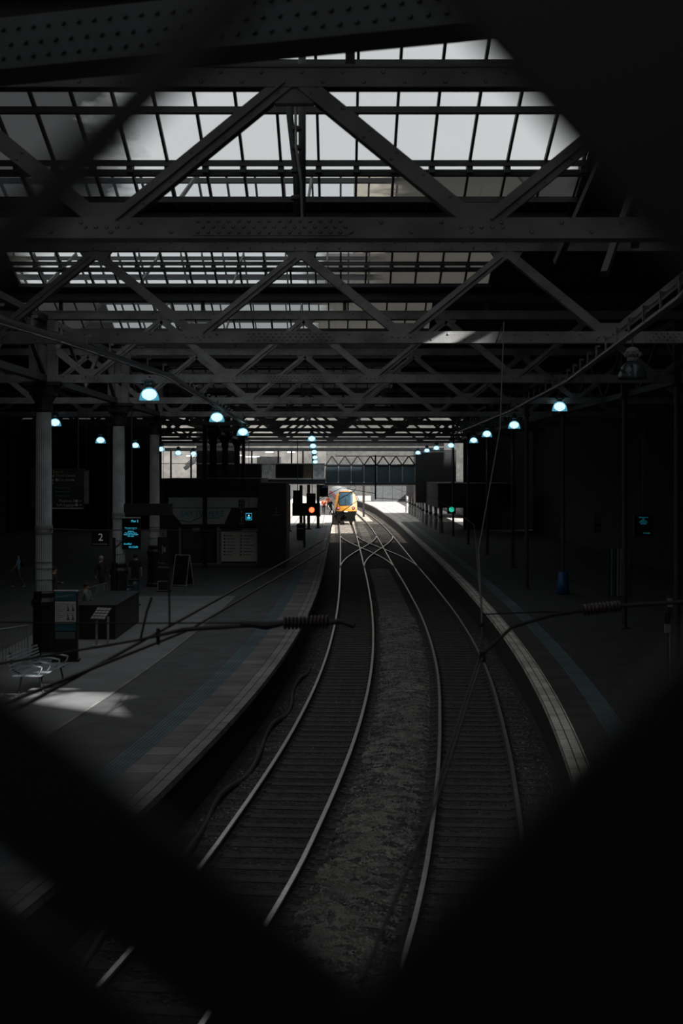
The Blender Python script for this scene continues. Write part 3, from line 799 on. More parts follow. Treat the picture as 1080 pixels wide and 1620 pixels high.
MB().tube([P(518, 985, 9.95), P(540, 983, 9.93), P(560, 990, 9.9)], .02, 8).build('end_fitting', WIRE, ca)
mb = MB(); mb.tube([P(222, 1012, 10.1), P(232, 968, 10.1), P(240, 945, 10.1)], .009, 6); mb.tube([P(268, 992, 10.1), P(268, 960, 10.1), P(266, 900, 10.1)], .007, 6); mb.tube([P(250, 1020, 10.1), P(250, 994, 10.1)], .014, 6)
mb.build('hanger', WIRE, ca)
cb = thing('cantilever_arm', 'dark registration arm with a pale ribbed insulator over the dark platform', 'cantilever', (0, 0, 0))
MB().tube([P(763, 1035, 9.9), P(810, 992, 10), P(870, 974, 10.1), P(922, 966, 10.2)], .013, 8).build('tube', WIRE, cb)
MB().tube([P(763, 972, 9.95), P(850, 968, 10.1), P(905, 968, 10.2)], .007, 6).build('span_wire', WIRE, cb)
insulator(cb, P(922, 966, 10.2), P(982, 959, 10.2), 10, .042)
MB().tube([P(980, 959, 10.2), P(1015, 956, 10.2), P(1130, 950, 10.2)], .016, 8).build('arm_end', WIRE, cb)
mb = MB(); mb.sphere(P(762, 988, 9.95), .02, 8); mb.b2(*[v for v in (P(758, 0, 9.9).x, P(768, 0, 9.9).x, 9.88, 9.92, P(0, 1048, 9.9).z, P(0, 1030, 9.9).z)]); mb.build('clamp', WIRE, cb)

# ------------------------------------------------------------------ the train
TY = mat('train_yellow', (.42, .175, .018), .45, 0, .06, 2)
TSIL = mat('train_silver', (.45, .46, .48), .35, .3, .1, 2)
TRED = mat('train_red', (.35, .03, .05), .4, 0, .1, 2)
TGLS = mat('train_glass', (.02, .05, .07), .12, 0, .3, 2)
TUND = mat('train_underframe', (.004, .004, .004), .9, 0, .3, 3, spec=.1)
TWHT = mat('train_white_trim', (.7, .7, .7), .4, 0, .05, 2)
LRED = mat('tail_lamp_red', (.5, .02, .04), .4, 0, 0, 1, emit=((1, .12, .2), 2.2))
LPNK = mat('marker_lamp', (.9, .6, .6), .4, 0, 0, 1, emit=((1, .62, .66), 1.3))
TX, TYY = 162.0, 0
tr = thing('diesel_train', 'yellow-fronted train with red tail lamps standing in sunlight at the far platform end', 'train', (c1(162), 162, 0))
def tf(u, y, z):    # local: u across, y along; follows the curve of the track
    Y = 162+y; return (c1(Y)+u-c1(162), y, z)
def hw(z):
    pts = [(.9, 1.16), (1.4, 1.24), (2.0, 1.25), (2.7, 1.19), (3.2, 1.06), (3.5, .86), (3.7, .6), (3.8, .3)]
    if z <= pts[0][0]: return pts[0][1]
    for (a, b), (c, d) in zip(pts, pts[1:]):
        if z <= c: return b+(d-b)*(z-a)/(c-a)
    return .3
def fy(u, z): return .30*(u/1.2)**2*1.4 + max(0, z-1.7)*.30 + max(0, z-3.3)*.9
mb = MB(); zs = [.9, 1.15, 1.4, 1.55, 1.9, 2.2, 2.5, 2.8, 3.1, 3.3, 3.5, 3.65, 3.78]; nu = 12
for z in zs:
    for k in range(nu+1):
        u = (k/nu*2-1)*hw(z); mb.v.append(tf(u, fy(u, z), z))
for i in range(len(zs)-1):
    mb.cm = 1 if zs[i+1] < 1.45 else 0
    for k in range(nu): q = i*(nu+1)+k; mb.face((q, q+1, q+nu+2, q+nu+1))
mb.build('cab_front', [TY, TUND], tr, smooth=True)
def facepatch(u0, u1, z0, z1, m, name, dy=-.02, nu=8, nz=6, rnd=.12, label=None):
    mb = MB()
    for j in range(nz+1):
        z = z0+(z1-z0)*j/nz
        e = min(z-z0, z1-z); k_ = 1 if e > rnd else 1-(.12*(1-e/rnd)**2)
        for k in range(nu+1):
            c = (u0+u1)/2; u = c+((k/nu*2-1)*(u1-u0)/2)*k_; mb.v.append(tf(u, fy(u, z)+dy, z))
    for j in range(nz):
        for k in range(nu): q = j*(nu+1)+k; mb.face((q, q+1, q+nu+2, q+nu+1))
    return mb.build(name, m, tr, label=label)
facepatch(-.82, .82, 2.02, 3.62, BLACK, 'windscreen_surround')
facepatch(-.74, .74, 2.12, 3.5, TGLS, 'windscreen', dy=-.035)
facepatch(-.05, .05, 2.15, 2.9, BLACK, 'wiper', dy=-.06, nu=2)
for u in (-.84, .84):
    mb = MB().lathe([(.2, 0), (.2, -.04), (.13, -.05)], tf(u, fy(u, 1.75)-.01, 1.75), 14, axis='y'); mb.build('lamp_cluster', BLACK, tr)
    mb = MB().lathe([(.10, 0), (.085, -.03)], tf(u, fy(u, 1.78)-.07, 1.78), 12, axis='y'); mb.build('tail_lamp', LRED, tr)
MB().sphere(tf(.45, fy(.45, 3.74)-.02, 3.72), .13, 10, 1.6, .5, .6).build('marker_lamp', LPNK, tr)
MB().b2(-.2, .2, -.12, .0, 1.32, 1.42).build('coupler_cover', TWHT, tr)
mb = MB(); mb.b2(-1.05, 1.05, .1, 1.2, .3, 1.3); mb.prism([(-1.15, .25), (1.15, .25), (1.0, .9), (-1.0, .9)], -.05, .1); mb.b2(-.18, .18, -.35, .1, .75, 1.05)
mb.lathe([(.16, 0), (.16, .12)], (0, -.42, .9), 10, axis='y'); mb.build('coupler_and_plough', TUND, tr)
for (ya, yb) in ((1.0, 22.5), (23.2, 45)):
    ss = [ya+(yb-ya)*i/10 for i in range(11)]
    def prof(sc):
        pts = []
        for z in (.95, 1.5, 2.0, 2.7, 3.2, 3.5, 3.7, 3.8): pts.append((hw(z)*sc, z))
        return [(-a, b) for a, b in pts][::1] + [(a, b) for a, b in pts][::-1]
    mb = MB(); n = 16
    for i, y in enumerate(ss):
        sc = 1.0 if (i == 0 and ya < 2) else 1.09
        for (u, z) in prof(sc): mb.v.append(tf(u, y, z))
    for i in range(10):
        for k in range(n-1):
            mb.cm = {0: 0, 14: 0, 3: 1, 11: 1}.get(k, 0)
            mb.face((i*n+k, i*n+k+1, (i+1)*n+k+1, (i+1)*n+k))
    mb.face(list(range(n))); mb.face([10*n+k for k in range(n)])
    cb_ = mb.build('carriage_body', [TSIL, TRED], tr)
    for sg in (-1, 1):
        mb = MB()
        for k in range(6):
            y0 = ya+2.2+k*3.2
            for (a, b) in ((y0, y0+2.0),):
                q = [tf(sg*1.37, a, 2.15), tf(sg*1.37, b, 2.15), tf(sg*1.33, b, 2.85), tf(sg*1.33, a, 2.85)]; mb.add(q, [(0, 1, 2, 3)])
        mb.build('window_band', TGLS, cb_)
    for yb_ in (ya+2.8, yb-2.8):
        mb = MB()
        for dy in (-1.2, 1.2):
            for sg in (-1, 1):
                c = tf(sg*.75, yb_+dy, .42); mb.lathe([(.42, -.06), (.42, .06)], c, 18, axis='x')
        mb.box(tf(0, yb_, .55), (2.2, 3.4, .3)); mb.build('bogie', TUND, tr)

# ------------------------------------------------------------------ signal and track equipment
RLENS = mat('signal_red', (.5, .02, .01), .4, 0, 0, 1, emit=((1, .09, .03), 4.5))
sg_ = thing('railway_signal', 'black colour light signal showing a bright red lamp at the kiosk platform end', 'signal', P(493, 0, 95)*1)
sg_.location = (P(493, 0, 95).x, 95, PZ)
mb = MB(); mb.b2(-1.3, .55, -.05, .18, 2.1, 2.95); mb.b2(-.35, .25, -.05, .2, 2.95, 3.6); mb.b2(-1.25, -.75, .0, .16, 2.9, 3.8); mb.build('head', BLACK, sg_)
mb = MB(); mb.lathe([(.2, 0), (.24, -.22), (.21, -.22), (.17, 0)], (0, -.05, 2.5), 16, axis='y'); mb.build('hood', BLACK, sg_)
MB().lathe([(.17, -.0), (.15, -.03), (.05, -.045)], (0, -.07, 2.5), 16, axis='y').build('red_lens', RLENS, sg_, smooth=True)
MB().lathe([(.08, 0), (.08, 2.2)], (-.5, .08, 0), 10).build('post', IRON_D, sg_)
# small green illuminated sign and dim lights by the dark platform
GRN = mat('green_sign_light', (.02, .3, .2), .4, 0, 0, 1, emit=((.03, .5, .36), .8))
gs = thing('station_sign', 'small glowing green symbol sign deep in the dark platform', 'sign', P(714, 806, 98.7))
MB().b2(-.3, .3, 0, .06, -.3, .3).build('board', BLACK, gs)
mb = MB(); mb.lathe([(.19, 0), (.19, -.01), (.13, -.01), (.13, 0)], (0, -.005, 0), 16, axis='y'); mb.b2(-.04, .04, -.02, -.005, -.1, .12); mb.build('symbol', GRN, gs)
MB().tube([(0, .03, .3), (0, .03, 8.42-gs.location.z)], .02, 6).build('hanger', IRON_D, gs)

# ------------------------------------------------------------------ footbridge over the train and the glazed gallery
FB = 130.0
fb = thing('footbridge', 'dark blue panelled footbridge with a zigzag truss crossing above the train', 'footbridge', (0, FB, 0))
X0, X1 = P(515, 0, FB).x, P(700, 0, FB).x
z0, z1, z2 = P(0, 765, FB).z, P(0, 736, FB).z, P(0, 721.5, FB).z
pan = 20.2*FB/F; x = X0; k = 0
pr = None
while x < X1-.3:
    if pr is None: pr = MB().b2(0, pan-.1, -.06, .06, z0+.08, z1-.05).build('side_panel', BLUEP, fb); o = pr
    else: o = pr.copy(); COL.objects.link(o)
    o.location = (x+.05, 0, 0)
    MB().b2(x-.05, x+.05, -.1, .08, z0+.15, z1-.1).build('panel_divider', GREY, fb); x += pan
mb = MB(); mb.b2(X0-.1, X1, -.12, .12, z1-.08, z1+.06); mb.b2(X0+.9, X1, -.07, .07, z2-.05, z2+.05)
x = X0; h = pan/2
while x < X1: mb.bar((x, 0, z1), (x+h, 0, z2), .11, .11); mb.bar((x+h, 0, z2), (x+2*h, 0, z1), .11, .11); x += 2*h
mb.build('truss', IRON_B, fb)
MB().b2(X0-.1, X1, -.1, 3.0, z0-.12, z0+.06).build('deck', IRON_D, fb)
mb = MB(); mb.b2(X0, X1, 2.9, 3.0, z0, z1+.1); mb.build('back_panel', BLUEP, fb)
mb = MB(); mb.b2(X1-2.5, X1+1.2, -.4, 3.4, 3.1, z1+1.4); mb.build('end_housing', DARKG, fb)
for px, nm in ((592, 0), (563, 1), (567.5, 1)):
    x = P(px, 0, FB).x
    if nm == 0:
        t = thing('catenary_mast', 'thin black drop tube hanging before the footbridge panels', 'mast', (x, 126, 0)); MB().b2(-.07, .07, -.07, .07, 3.48, 7.4).build('shaft', IRON_B, t)
        mb = MB(); mb.tube([(0, 0, 4.0), (-3.0, .2, 4.5), (-5.6, .3, 3.2)], .03, 6); mb.tube([(0, 0, 3.6), (3.2, 0, 3.4)], .03, 6); mb.build('bracket_arm', IRON_B, t)
t = thing('catenary_mast', 'black mast with cross arms beyond the footbridge', 'mast', (P(568, 0, 190).x+.6, 190, 0))
MB().b2(-.15, .15, -.15, .15, -.2, 5.4).build('shaft', IRON_B, t)
MB().b2(-5, 12, -.08, .08, 4.0, 4.15).build('bracket_arm', IRON_B, t)

GL = 128.0
ga = thing('glazed_gallery', 'upper gallery with glass balustrade and bright windows left of the panelled footbridge', 'building', (0, GL, 0))
gx0, gx1 = -22.0, P(514, 0, GL).x
zf1, zf0 = P(0, 757, GL).z, P(0, 766, GL).z
MB().b2(gx0, gx1, -.1, 8, zf0, zf1-.06).build('floor_slab', IRON_D, ga)
MB().b2(gx0, gx1, -.16, .1, zf1-.08, zf1+.03).build('floor_edge', WHITE, ga)
BAL = mat('balustrade_panel', (.012, .012, .013), .2, 0, .4, 1)
BALL = mat('frosted_panel', (.72, .75, .74), .35, 0, .35, 3)
def gxx(p): return P(p, 0, GL).x
for (a, b, m_) in ((330, 414, BAL), (414, 436, BALL), (436, 479, BAL), (480, 495, mat('brown_panel', (.12, .09, .06), .5)), (495, 514, BALL)):
    MB().b2(gxx(a), gxx(b)-.03, 0, .03, zf1+.03, P(0, 734, GL).z).build('balustrade_panel', m_, ga)
MB().b2(gx0, gx1, -.04, .05, P(0, 734, GL).z, P(0, 733, GL).z).build('handrail', WHITE, ga)
GAW = mat('gallery_wall', (.17, .165, .155), .8, 0, .35, 1.2)
MB().b2(gx0, gx1, 7.8, 8, zf1, 12).build('back_wall', GAW, ga)
for p in (270, 302, 330, 352, 366, 384, 398, 440, 461, 479, 495): MB().b2(gxx(p)-.07, gxx(p)+.07, .05, .25, zf1, P(0, 712, GL).z).build('mullion', IRON_B, ga)
MB().b2(gxx(310), gxx(372), .3, .6, zf1, 11).build('dark_partition', IRON_B, ga)
MB().b2(gxx(404), gxx(440), 2, 6, zf1, P(0, 722, GL).z).build('shop_unit', DARKG, ga)
CEIL_L = mat('strip_light', (1, 1, 1), .4, 0, 0, 1, emit=((.8, .92, 1), 2.5))
for p, y in ((378, 720), (392, 722), (402, 722), (424, 715), (459, 715), (297, 721)): MB().b2(gxx(p)-.35, gxx(p)+.35, 2, 2.3, P(0, y, GL).z-.04, P(0, y, GL).z+.04).build('strip_light', CEIL_L, ga)
# escalator seen through the left window
mb = MB(); mb.bar((gxx(286), 3, P(0, 742, GL).z), (gxx(310), 3, P(0, 722, GL).z), .4, .35); mb.bar((gxx(286), 3.6, P(0, 735, GL).z), (gxx(310), 3.6, P(0, 715, GL).z), .1, .1); mb.build('escalator', WHITE, ga)
for (xa, xb, ya, yb, nm) in ((380, 660, 700, 705, 'upper'), (380, 660, 708.5, 713, 'lower')):
    t = thing('cross_girder', 'pale %s girder crossing above the gallery and footbridge' % nm, 'girder', (0, GL-1.5, 0))
    MB().b2(gxx(250), gxx(700), -.15, .15, P(0, yb, GL-1.5).z, P(0, ya, GL-1.5).z).build('web', GREY, t)
    MB().b2(gxx(250), gxx(700), -.25, .25, P(0, yb, GL-1.5).z-.04, P(0, yb, GL-1.5).z).build('flange', IRON_D, t)
for i, (p, d) in enumerate([(457, 120), (476, 118), (488, 124), (503, 126)]):
    t = thing('gallery_post', 'dark post holding up the gallery floor, %s towards the train' % ORD[i], 'post', (P(p, 0, d).x, d, PZ), 0, 'posts below the gallery')
    MB().lathe([(.13, 0), (.13, zf0-PZ)], n=12).build('shaft', IRON_B, t); MB().b2(-.25, .25, -.25, .25, 0, .1).build('foot', IRON_B, t)
for i, (p, py, d) in enumerate([(476, 832, 105), (443, 828, 118)]):
    t = thing('litter_bin', ('dark round litter bin under the signal', 'dark round litter bin beside the gallery posts')[i], 'bin', (P(p, 0, d).x, d, PZ))
    MB().lathe([(.28, 0), (.33, .05), (.33, 1.0), (.36, 1.02), (.36, 1.12), (.2, 1.25)], n=20).build('drum', DARKG, t, smooth=True)
    MB().lathe([(.345, .8), (.345, .9)], n=20).build('band', GREY, t)
# train platform furniture below the gallery
for i, (a, b, y0_, y1_, d) in enumerate([(463, 478, 785, 808, 110.6), (488, 499, 782, 796, 110.6), (505, 519, 767, 786, 135)]):
    t = thing('train_indicator', ('black hanging indicator box nearest the kiosk', 'black hanging indicator box above the red signal', 'black hanging indicator box beside the yellow train')[i], 'display', (P((a+b)/2, 0, d).x, d, P(0, y1_, d).z), 0, 'indicator boxes over the kiosk platform')
    w_ = (b-a)*d/F; h_ = (y1_-y0_)*d/F
    MB().b2(-w_/2, w_/2, 0, .3, 0, h_).build('case', BLACK, t); MB().b2(-w_/2+.06, w_/2-.06, -.01, 0, .06, h_-.06).build('face', SCREEN, t)
    MB().tube([(0, .15, h_), (0, .15, (zf0 if d > 126 else 8.42)-P(0, y1_, d).z)], .03, 6).build('hanger', IRON_D, t)

# outside, beyond the shed
struct(MB().b2(-28, -15.6, 123.1, 123.5, -.5, 14).build('wall_end', WALLD))
SAND = mat('sandstone', (.20, .175, .145), .9, 0, .3, .12)
def tower(label, corners, H, link=None):
    t = thing('stone_building', label, 'building'); n = len(corners); mb = MB()
    mb.v = [(x, y, -.7) for x, y in corners]+[(x, y, H) for x, y in corners]
    for i in range(n): mb.face((i, (i+1) % n, n+(i+1) % n, n+i))
    mb.face(range(n, 2*n)); mb.build('wall', SAND, t)
    m2 = MB()
    for i in range(n):
        a, b = Vector(corners[i]), Vector(corners[(i+1) % n]); L = (b-a).length; k = 3.0
        while k < L-3 and L < 200:
            for z in np.arange(16, H-4, 5.0):
                c = a+(b-a)*k/L; d_ = (b-a).normalized(); m2.bar((c.x, c.y, z), (c.x, c.y, z+2.4), 1.4, .3, (d_.y, -d_.x, 0))
            k += 5
    if link: MB().add([(28, p[1], z) for p in link for z in (31.2, 46)]+[(28.5, p[1], z) for p in link for z in (31.2, 46)], [(0, 1, 3, 2), (4, 6, 7, 5), (0, 2, 6, 4), (1, 5, 7, 3), (0, 4, 5, 1), (2, 3, 7, 6)]).build('sun_screen', SAND, t)  # added screen that cuts the sun in the slot between the blocks
    m2.build('windows', DARKG, t); MB().add([(x, y, H) for x, y in corners]+[(x, y, H+.8) for x, y in corners], [tuple(range(n, 2*n))]+[(i, (i+1) % n, n+(i+1) % n, n+i) for i in range(n)]).build('parapet', SAND, t)
    return t
sd = Vector((1.2, -.893)); sl = sd/1.2
def gp(x, o_): return (x, 33.2+o_-(x+6)*.744)
tower('unseen stone building added to block the sun, behind the footbridge', [(28, -110), gp(28, -2.6), gp(60, -2.6), (60, -110)], 46)  # both flanking blocks added out of view to keep sun off the shed
tower('unseen stone building added to block the sun, beside the boarded roof', [gp(28, .0), (28, 94), (60, 94), gp(60, .0)], 46, link=(gp(28, .0), gp(28, -3)))
tower('pale stone building rising beyond the shed, seen through the soiled roof panes', [(3, 330), (60, 330), (60, 350), (3, 350)], 75)
struct(MB().b2(-60, 60, 292, 296, -1, 19).build('wall_end', STONEW))
struct(MB().b2(10.6, 16.9, 123.5, 124, -.5, 14).build('wall_end', WALLD))
mb = MB(); mb.strip(lambda y: 14.0, lambda y: 14.0, -.5, 5.0, [y for y in YS if 150 < y < 292]); struct(mb.build('wall_right', STONEW))
sh = thing('trackside_shed', 'grey panelled shed standing against the wall beyond the footbridge', 'shed', (P(612, 0, 235).x, 235, -.2))
SHG = mat('shed_grey', (.07, .075, .08)); MB().b2(-2.6, 4.2, 0, 3, 0, 4.3).build('wall', SHG, sh); MB().b2(-2.8, 4.4, -.1, 3.2, 4.3, 4.5).build('roof', IRON_D, sh)
for k in range(4): MB().b2(-2.3+1.6*k, -1.1+1.6*k, -.04, 0, .3, 3.9).build('door_panel', SHG, sh)
# low canopy with a row of pipes posts on the dark platform
cn = thing('platform_canopy', 'low dark canopy carried by the close row of pale pillars', 'canopy', (9.6, 145, 0))
MB().b2(-1.9, 4.3, -31.5, 24, 3.05, 5.0).build('fascia', BOARD, cn)
xs_ = [(643.5, 174), (648, 168), (652, 162), (656, 157), (661, 150), (665, 144), (669, 138), (675, 133), (681, 128), (689, 124), (697, 117)]
pil = None
for i, (p, d) in enumerate(xs_):
    x = P(p, 0, d).x
    if pil is None:
        pil = thing('canopy_pillar', 'p', 'pillar'); MB().lathe([(.20, 0), (.20, .9), (.15, .95), (.15, 2.15)], n=12).build('shaft', mat('pillar_paint', (.30, .30, .30), .6), pil); MB().lathe([(.16, 1.2), (.17, 1.22), (.17, 1.4), (.16, 1.42)], n=12).build('band', DARKG, pil); o = pil; CHILD[pil.name] = kids(pil)
    else: o = dup(pil, (0, 0, 0))
    o.location = (x, d, PZ); tag(o, 'pale round pillar under the low canopy, %s from its train end' % ORD[i], 'pillar', 'pillars under the low canopy')

# ------------------------------------------------------------------ kiosk
KD = 77.5
def K(x): return (x-VX)*KD/F
def KZ(y): return CAMZ+(VY-y)*KD/F
kx0, kx1 = K(252), K(411)
kb_ = thing('station_kiosk', 'dark kiosk with pale fascia, slanted teal lettered sign and shop window', 'kiosk', ((kx0+kx1)/2, KD, PZ))
cx = (kx0+kx1)/2
def kb2(a, b, y0, y1, p0, p1, name, m, label=None): return MB().b2(K(a)-cx, K(b)-cx, y0, y1, KZ(p1)-PZ, KZ(p0)-PZ).build(name, m, kb_, label=label)
kb2(252, 411, .8, 7, 764, 893, 'rear_body', DARKG)
kb2(252, 284, .05, .8, 803, 893, 'side_wall', DARKG)
kb2(252, 411, .0, .8, 803.5, 834, 'header', DARKG)
kb2(267, 411, -.12, 0, 787, 803, 'fascia', mat('fascia_grey', (.6, .605, .61), .6, 0, .1, 1))
kb2(250, 413, -.25, 7.1, 757, 768, 'roof', BLACK)
kb2(252, 411, -.05, .1, 768, 787, 'upper_band', BLACK)
kb2(283, 286.5, -.06, .8, 834, 893, 'window_post', GREY)
kb2(343, 347, -.06, .8, 834, 893, 'window_post', GREY)
kb2(282, 412, -.1, .8, 892, 895.3, 'sill', GREY)
kb2(286.5, 343, .3, .32, 834, 892, 'shop_window', GLASS)
kb2(286.5, 343, .1, .5, 870, 872, 'window_shelf', DARKG)
# sign: slanted ended white panel
sgn = MB().prism([(K(267)-cx, KZ(804)-PZ), (K(366)-cx, KZ(804)-PZ), (K(355)-cx, KZ(829)-PZ), (K(288)-cx, KZ(829)-PZ)], -.16, -.05).build('name_sign', mat('sign_white', (.62, .62, .60), .5, 0, .08, 1), kb_)
TEALT = mat('teal_lettering', (.0, .42, .46), .5, 0, .1, 3)
text('SAY IT', .42, (K(303)-cx, -.17, KZ(813)-PZ), TEALT, sgn); text('HERE', .44, (K(340)-cx, -.17, KZ(813)-PZ), TEALT, sgn)
MB().b2(K(325)-cx, K(349)-cx, -.18, -.165, KZ(820)-PZ, KZ(818.6)-PZ).build('underline', TEALT, sgn)
# poster
pb = kb2(348, 409.5, -.08, .1, 836, 892, 'poster_frame', GREY)
MB().b2(K(350.5)-cx, K(406)-cx, -.10, -.08, KZ(889)-PZ, KZ(840)-PZ).build('poster_sheet', mat('poster_paper', (.8, .8, .70), .6, 0, .08, 1), pb)
MB().prism([(K(350)-cx, KZ(839.5)-PZ), (K(382)-cx, KZ(839.5)-PZ), (K(384)-cx, KZ(835.5)-PZ), (K(350)-cx, KZ(835.5)-PZ)], -.11, -.08).build('header_band', mat('poster_green', (.01, .035, .025), .5), pb)
mb = MB(); random.seed(3)
for c in range(2):
    for r in range(7):
        xa = 359 + c*26; y = 847+r*5
        mb.b2(K(xa)-cx, K(xa+random.uniform(8, 17))-cx, -.106, -.10, KZ(y+.9)-PZ, KZ(y)-PZ)
        mb.b2(K(xa-5)-cx, K(xa-2.5)-cx, -.106, -.10, KZ(y+1.6)-PZ, KZ(y-1)-PZ)
mb.build('printed_lines', mat('print_grey', (.05, .05, .055), .6), pb)
MB().b2(K(350)-cx, K(405.5)-cx, -.112, -.10, KZ(891.5)-PZ, KZ(888)-PZ).build('footer_band', BLACK, pb)
# pale inside poster
MB().prism([(K(300)-cx, KZ(832)-PZ), (K(318)-cx, KZ(832)-PZ), (K(314)-cx, KZ(841)-PZ), (K(306)-cx, KZ(842)-PZ)], .15, .2).build('hanging_card', WHITE, kb_)
# grey square notices on the fascia end
for (ya, yb, t_) in ((809, 817, 'i'), (820, 829, '£')):
    nb = kb2(403, 411.5, -.14, -.05, ya, yb, 'notice_frame', GREY)
    MB().b2(K(404.3)-cx, K(410.3)-cx, -.15, -.14, KZ(yb-1)-PZ, KZ(ya+1)-PZ).build('notice_face', BLACK, nb)
    text(t_, .18, (K(407.3)-cx, -.155, KZ((ya+yb)/2)-PZ), TEXTW, nb)
# dark unit beside kiosk with the number 2
du = thing('dark_equipment_room', 'black cubicle beside the kiosk marked with a small number 2', 'building', (K(433), 75, PZ))
MB().b2(K(412)-K(433), K(455)-K(433), 0, 5, 0, P(0, 764, 75).z-PZ).build('body', BLACK, du)
MB().b2(-.75, .75, -.06, 0, P(0, 826, 75).z-PZ, P(0, 797, 75).z-PZ).build('sign_board', DARKG, du)
text('2', .36, (P(437, 0, 75).x-K(433), -.07, P(0, 807.5, 75).z-PZ), mat('grey_lettering', (.22, .22, .21), .6), du)
MB().b2(P(431, 0, 75).x-K(433), P(443, 0, 75).x-K(433), -.075, -.06, P(0, 815, 75).z-PZ, P(0, 814.2, 75).z-PZ).build('underline', GREY, du)
for sx in (K(454)-K(433)-.05,):
    MB().tube([(sx+.1, -.1, 0), (sx+.1, -.1, 4.3)], .035, 8).build('corner_pipe', TRAY, du)
# hanging platform number sign
hs = thing('hanging_sign', 'narrow black hanging sign stacked with platform numbers 4 5 6 7 8', 'sign', (P(382, 0, 74.6).x, 74.6, P(0, 829, 74.6).z))
hh = (829-790)*74.6/F
MB().b2(-.16, .16, 0, .1, 0, hh).build('board', BLACK, hs)
for tx, py in (('4 5', 796.5), ('6 7', 803), ('8', 809.5), ('S', 822.5)): text(tx, .17 if tx != 'S' else .22, (0, -.005, P(0, py, 74.6).z-hs.location.z), TEXTW, hs)
mb = MB()
for py in (791, 818, 828): mb.b2(-.12, .12, -.012, 0, P(0, py+.6, 74.6).z-hs.location.z, P(0, py, 74.6).z-hs.location.z)
mb.build('rule_lines', TEXTW, hs)
ic = thing('illuminated_sign', 'small black sign glowing with a cyan figure symbol beside the platform numbers', 'sign', (P(393.5, 0, 74.6).x, 74.6, P(0, 823, 74.6).z))
MB().b2(-.17, .17, 0, .1, 0, .38).build('board', BLACK, ic)
mb = MB(); mb.b2(-.16, .16, -.006, 0, .35, .37); mb.b2(-.16, .16, -.006, 0, .01, .03); mb.b2(-.16, -.145, -.006, 0, .01, .37); mb.b2(.145, .16, -.006, 0, .01, .37); mb.b2(-.09, .09, -.006, 0, .07, .18); mb.build('outline', CYAN, ic)
MB().lathe([(.045, 0), (.04, -.008)], (0, 0, .25), 12, axis='y').build('symbol_head', mat('icon_white', (.5, .5, .5), .5, emit=((.7, .9, 1), .8)), ic)
MB().tube([(0, .05, .38), (0, .05, 8.42-ic.location.z)], .012, 6).build('hanger', WIRE, ic)

# ------------------------------------------------------------------ signs and boards of the kiosk platform
# direction board behind the first column
wb = thing('direction_board', 'large black wayfinding board listing platforms, travel centre and left luggage', 'sign', (P(92, 0, 50.6).x, 50.6, P(0, 805, 50.6).z))
WX = P(92, 0, 50.6).x; wh = (805-741)*50.6/F
MB().b2(P(48, 0, 50.6).x-WX, P(133, 0, 50.6).x-WX, 0, .12, 0, wh).build('board', BLACK, wb)
def wl(s_, px, py, sz, al='LEFT', m_=TEXTW): text(s_, sz, (P(px, 0, 50.6).x-WX, -.006, P(0, py, 50.6).z-wb.location.z), m_, wb, align=al)
DIMT = mat('dim_lettering', (.30, .29, .27), .6); WARM = mat('warm_lettering', (.32, .22, .13), .6); TLT = mat('teal_dim_lettering', (.05, .12, .14), .6)
wl('Platforms 2 to 11', 61, 746.5, .125, m_=WARM); wl('Tickets and Travel Centre', 60, 752.5, .125, m_=DIMT)
wl('Car parks', 63, 759, .125, m_=DIMT); wl('Car rentals', 93, 759, .125, m_=DIMT); wl('Exit 1-19', 66, 765, .115, m_=DIMT)
for i in range(3): wl('First aid    Waiting room', 68, 771.7+i*6.2, .095, m_=TLT)
wl('Platform 2', 118.5, 792.6, .135, 'RIGHT', DIMT); wl('Left luggage', 118, 798.8, .135, 'RIGHT', DIMT)
mb = MB()
for (px, py) in ((90, 759), (121, 792.6), (121, 798.8)): c = P(px, py, 50.6); mb.b2(c.x-WX-.05, c.x-WX+.05, -.006, 0, c.z-wb.location.z-.045, c.z-wb.location.z+.045)
for py in (792.6, 798.8): c = P(127, py, 50.6); mb.b2(c.x-WX-.04, c.x-WX+.02, -.006, 0, c.z-wb.location.z-.008, c.z-wb.location.z+.008); mb.prism([(c.x-WX+.01, c.z-wb.location.z-.03), (c.x-WX+.05, c.z-wb.location.z), (c.x-WX+.01, c.z-wb.location.z+.03)], -.006, 0)
mb.build('symbols', DIMT, wb)
MB().b2(P(75, 0, 50.6).x-WX, P(131.5, 0, 50.6).x-WX, -.02, 0, .0, .035).build('bottom_rule', DIMT, wb)
for x in (-.7, .7): MB().tube([(x, .06, wh), (x, .06, 8.42-wb.location.z)], .025, 6).build('hanger', IRON_D, wb)
bn = thing('hanging_banner', 'narrow pale hanging banner beside the wayfinding board', 'banner', (P(136.5, 0, 50.6).x, 50.6, P(0, 797, 50.6).z))
MB().b2(-.09, .09, 0, .02, 0, 1.15).build('cloth', mat('banner_cloth', (.09, .09, .085), .8), bn); MB().b2(-.12, .12, -.01, .03, 1.15, 1.19).build('rod', IRON_D, bn)
MB().tube([(0, .01, 1.19), (0, .01, 8.42-bn.location.z)], .008, 6).build('hanger', WIRE, bn)
# platform 2 sign
p2 = thing('platform_sign', 'hanging brown-black platform sign with a large white number 2', 'sign', (P(158.5, 0, 62.6).x, 62.6, P(0, 864, 62.6).z))
MB().b2(-.38, .38, 0, .1, 0, .72).build('board', mat('sign_dark', (.012, .011, .010), .5), p2)
text('2', .46, (.02, -.006, .38), mat('sign_number', (.6, .58, .52), .5, emit=((.9, .85, .75), .10)), p2)
MB().b2(-.33, .31, -.012, 0, .06, .12).build('underline', DIMT, p2)
MB().tube([(.36, .05, .7), (.36, .05, 8.42-p2.location.z)], .02, 6).build('hanger', IRON_D, p2)
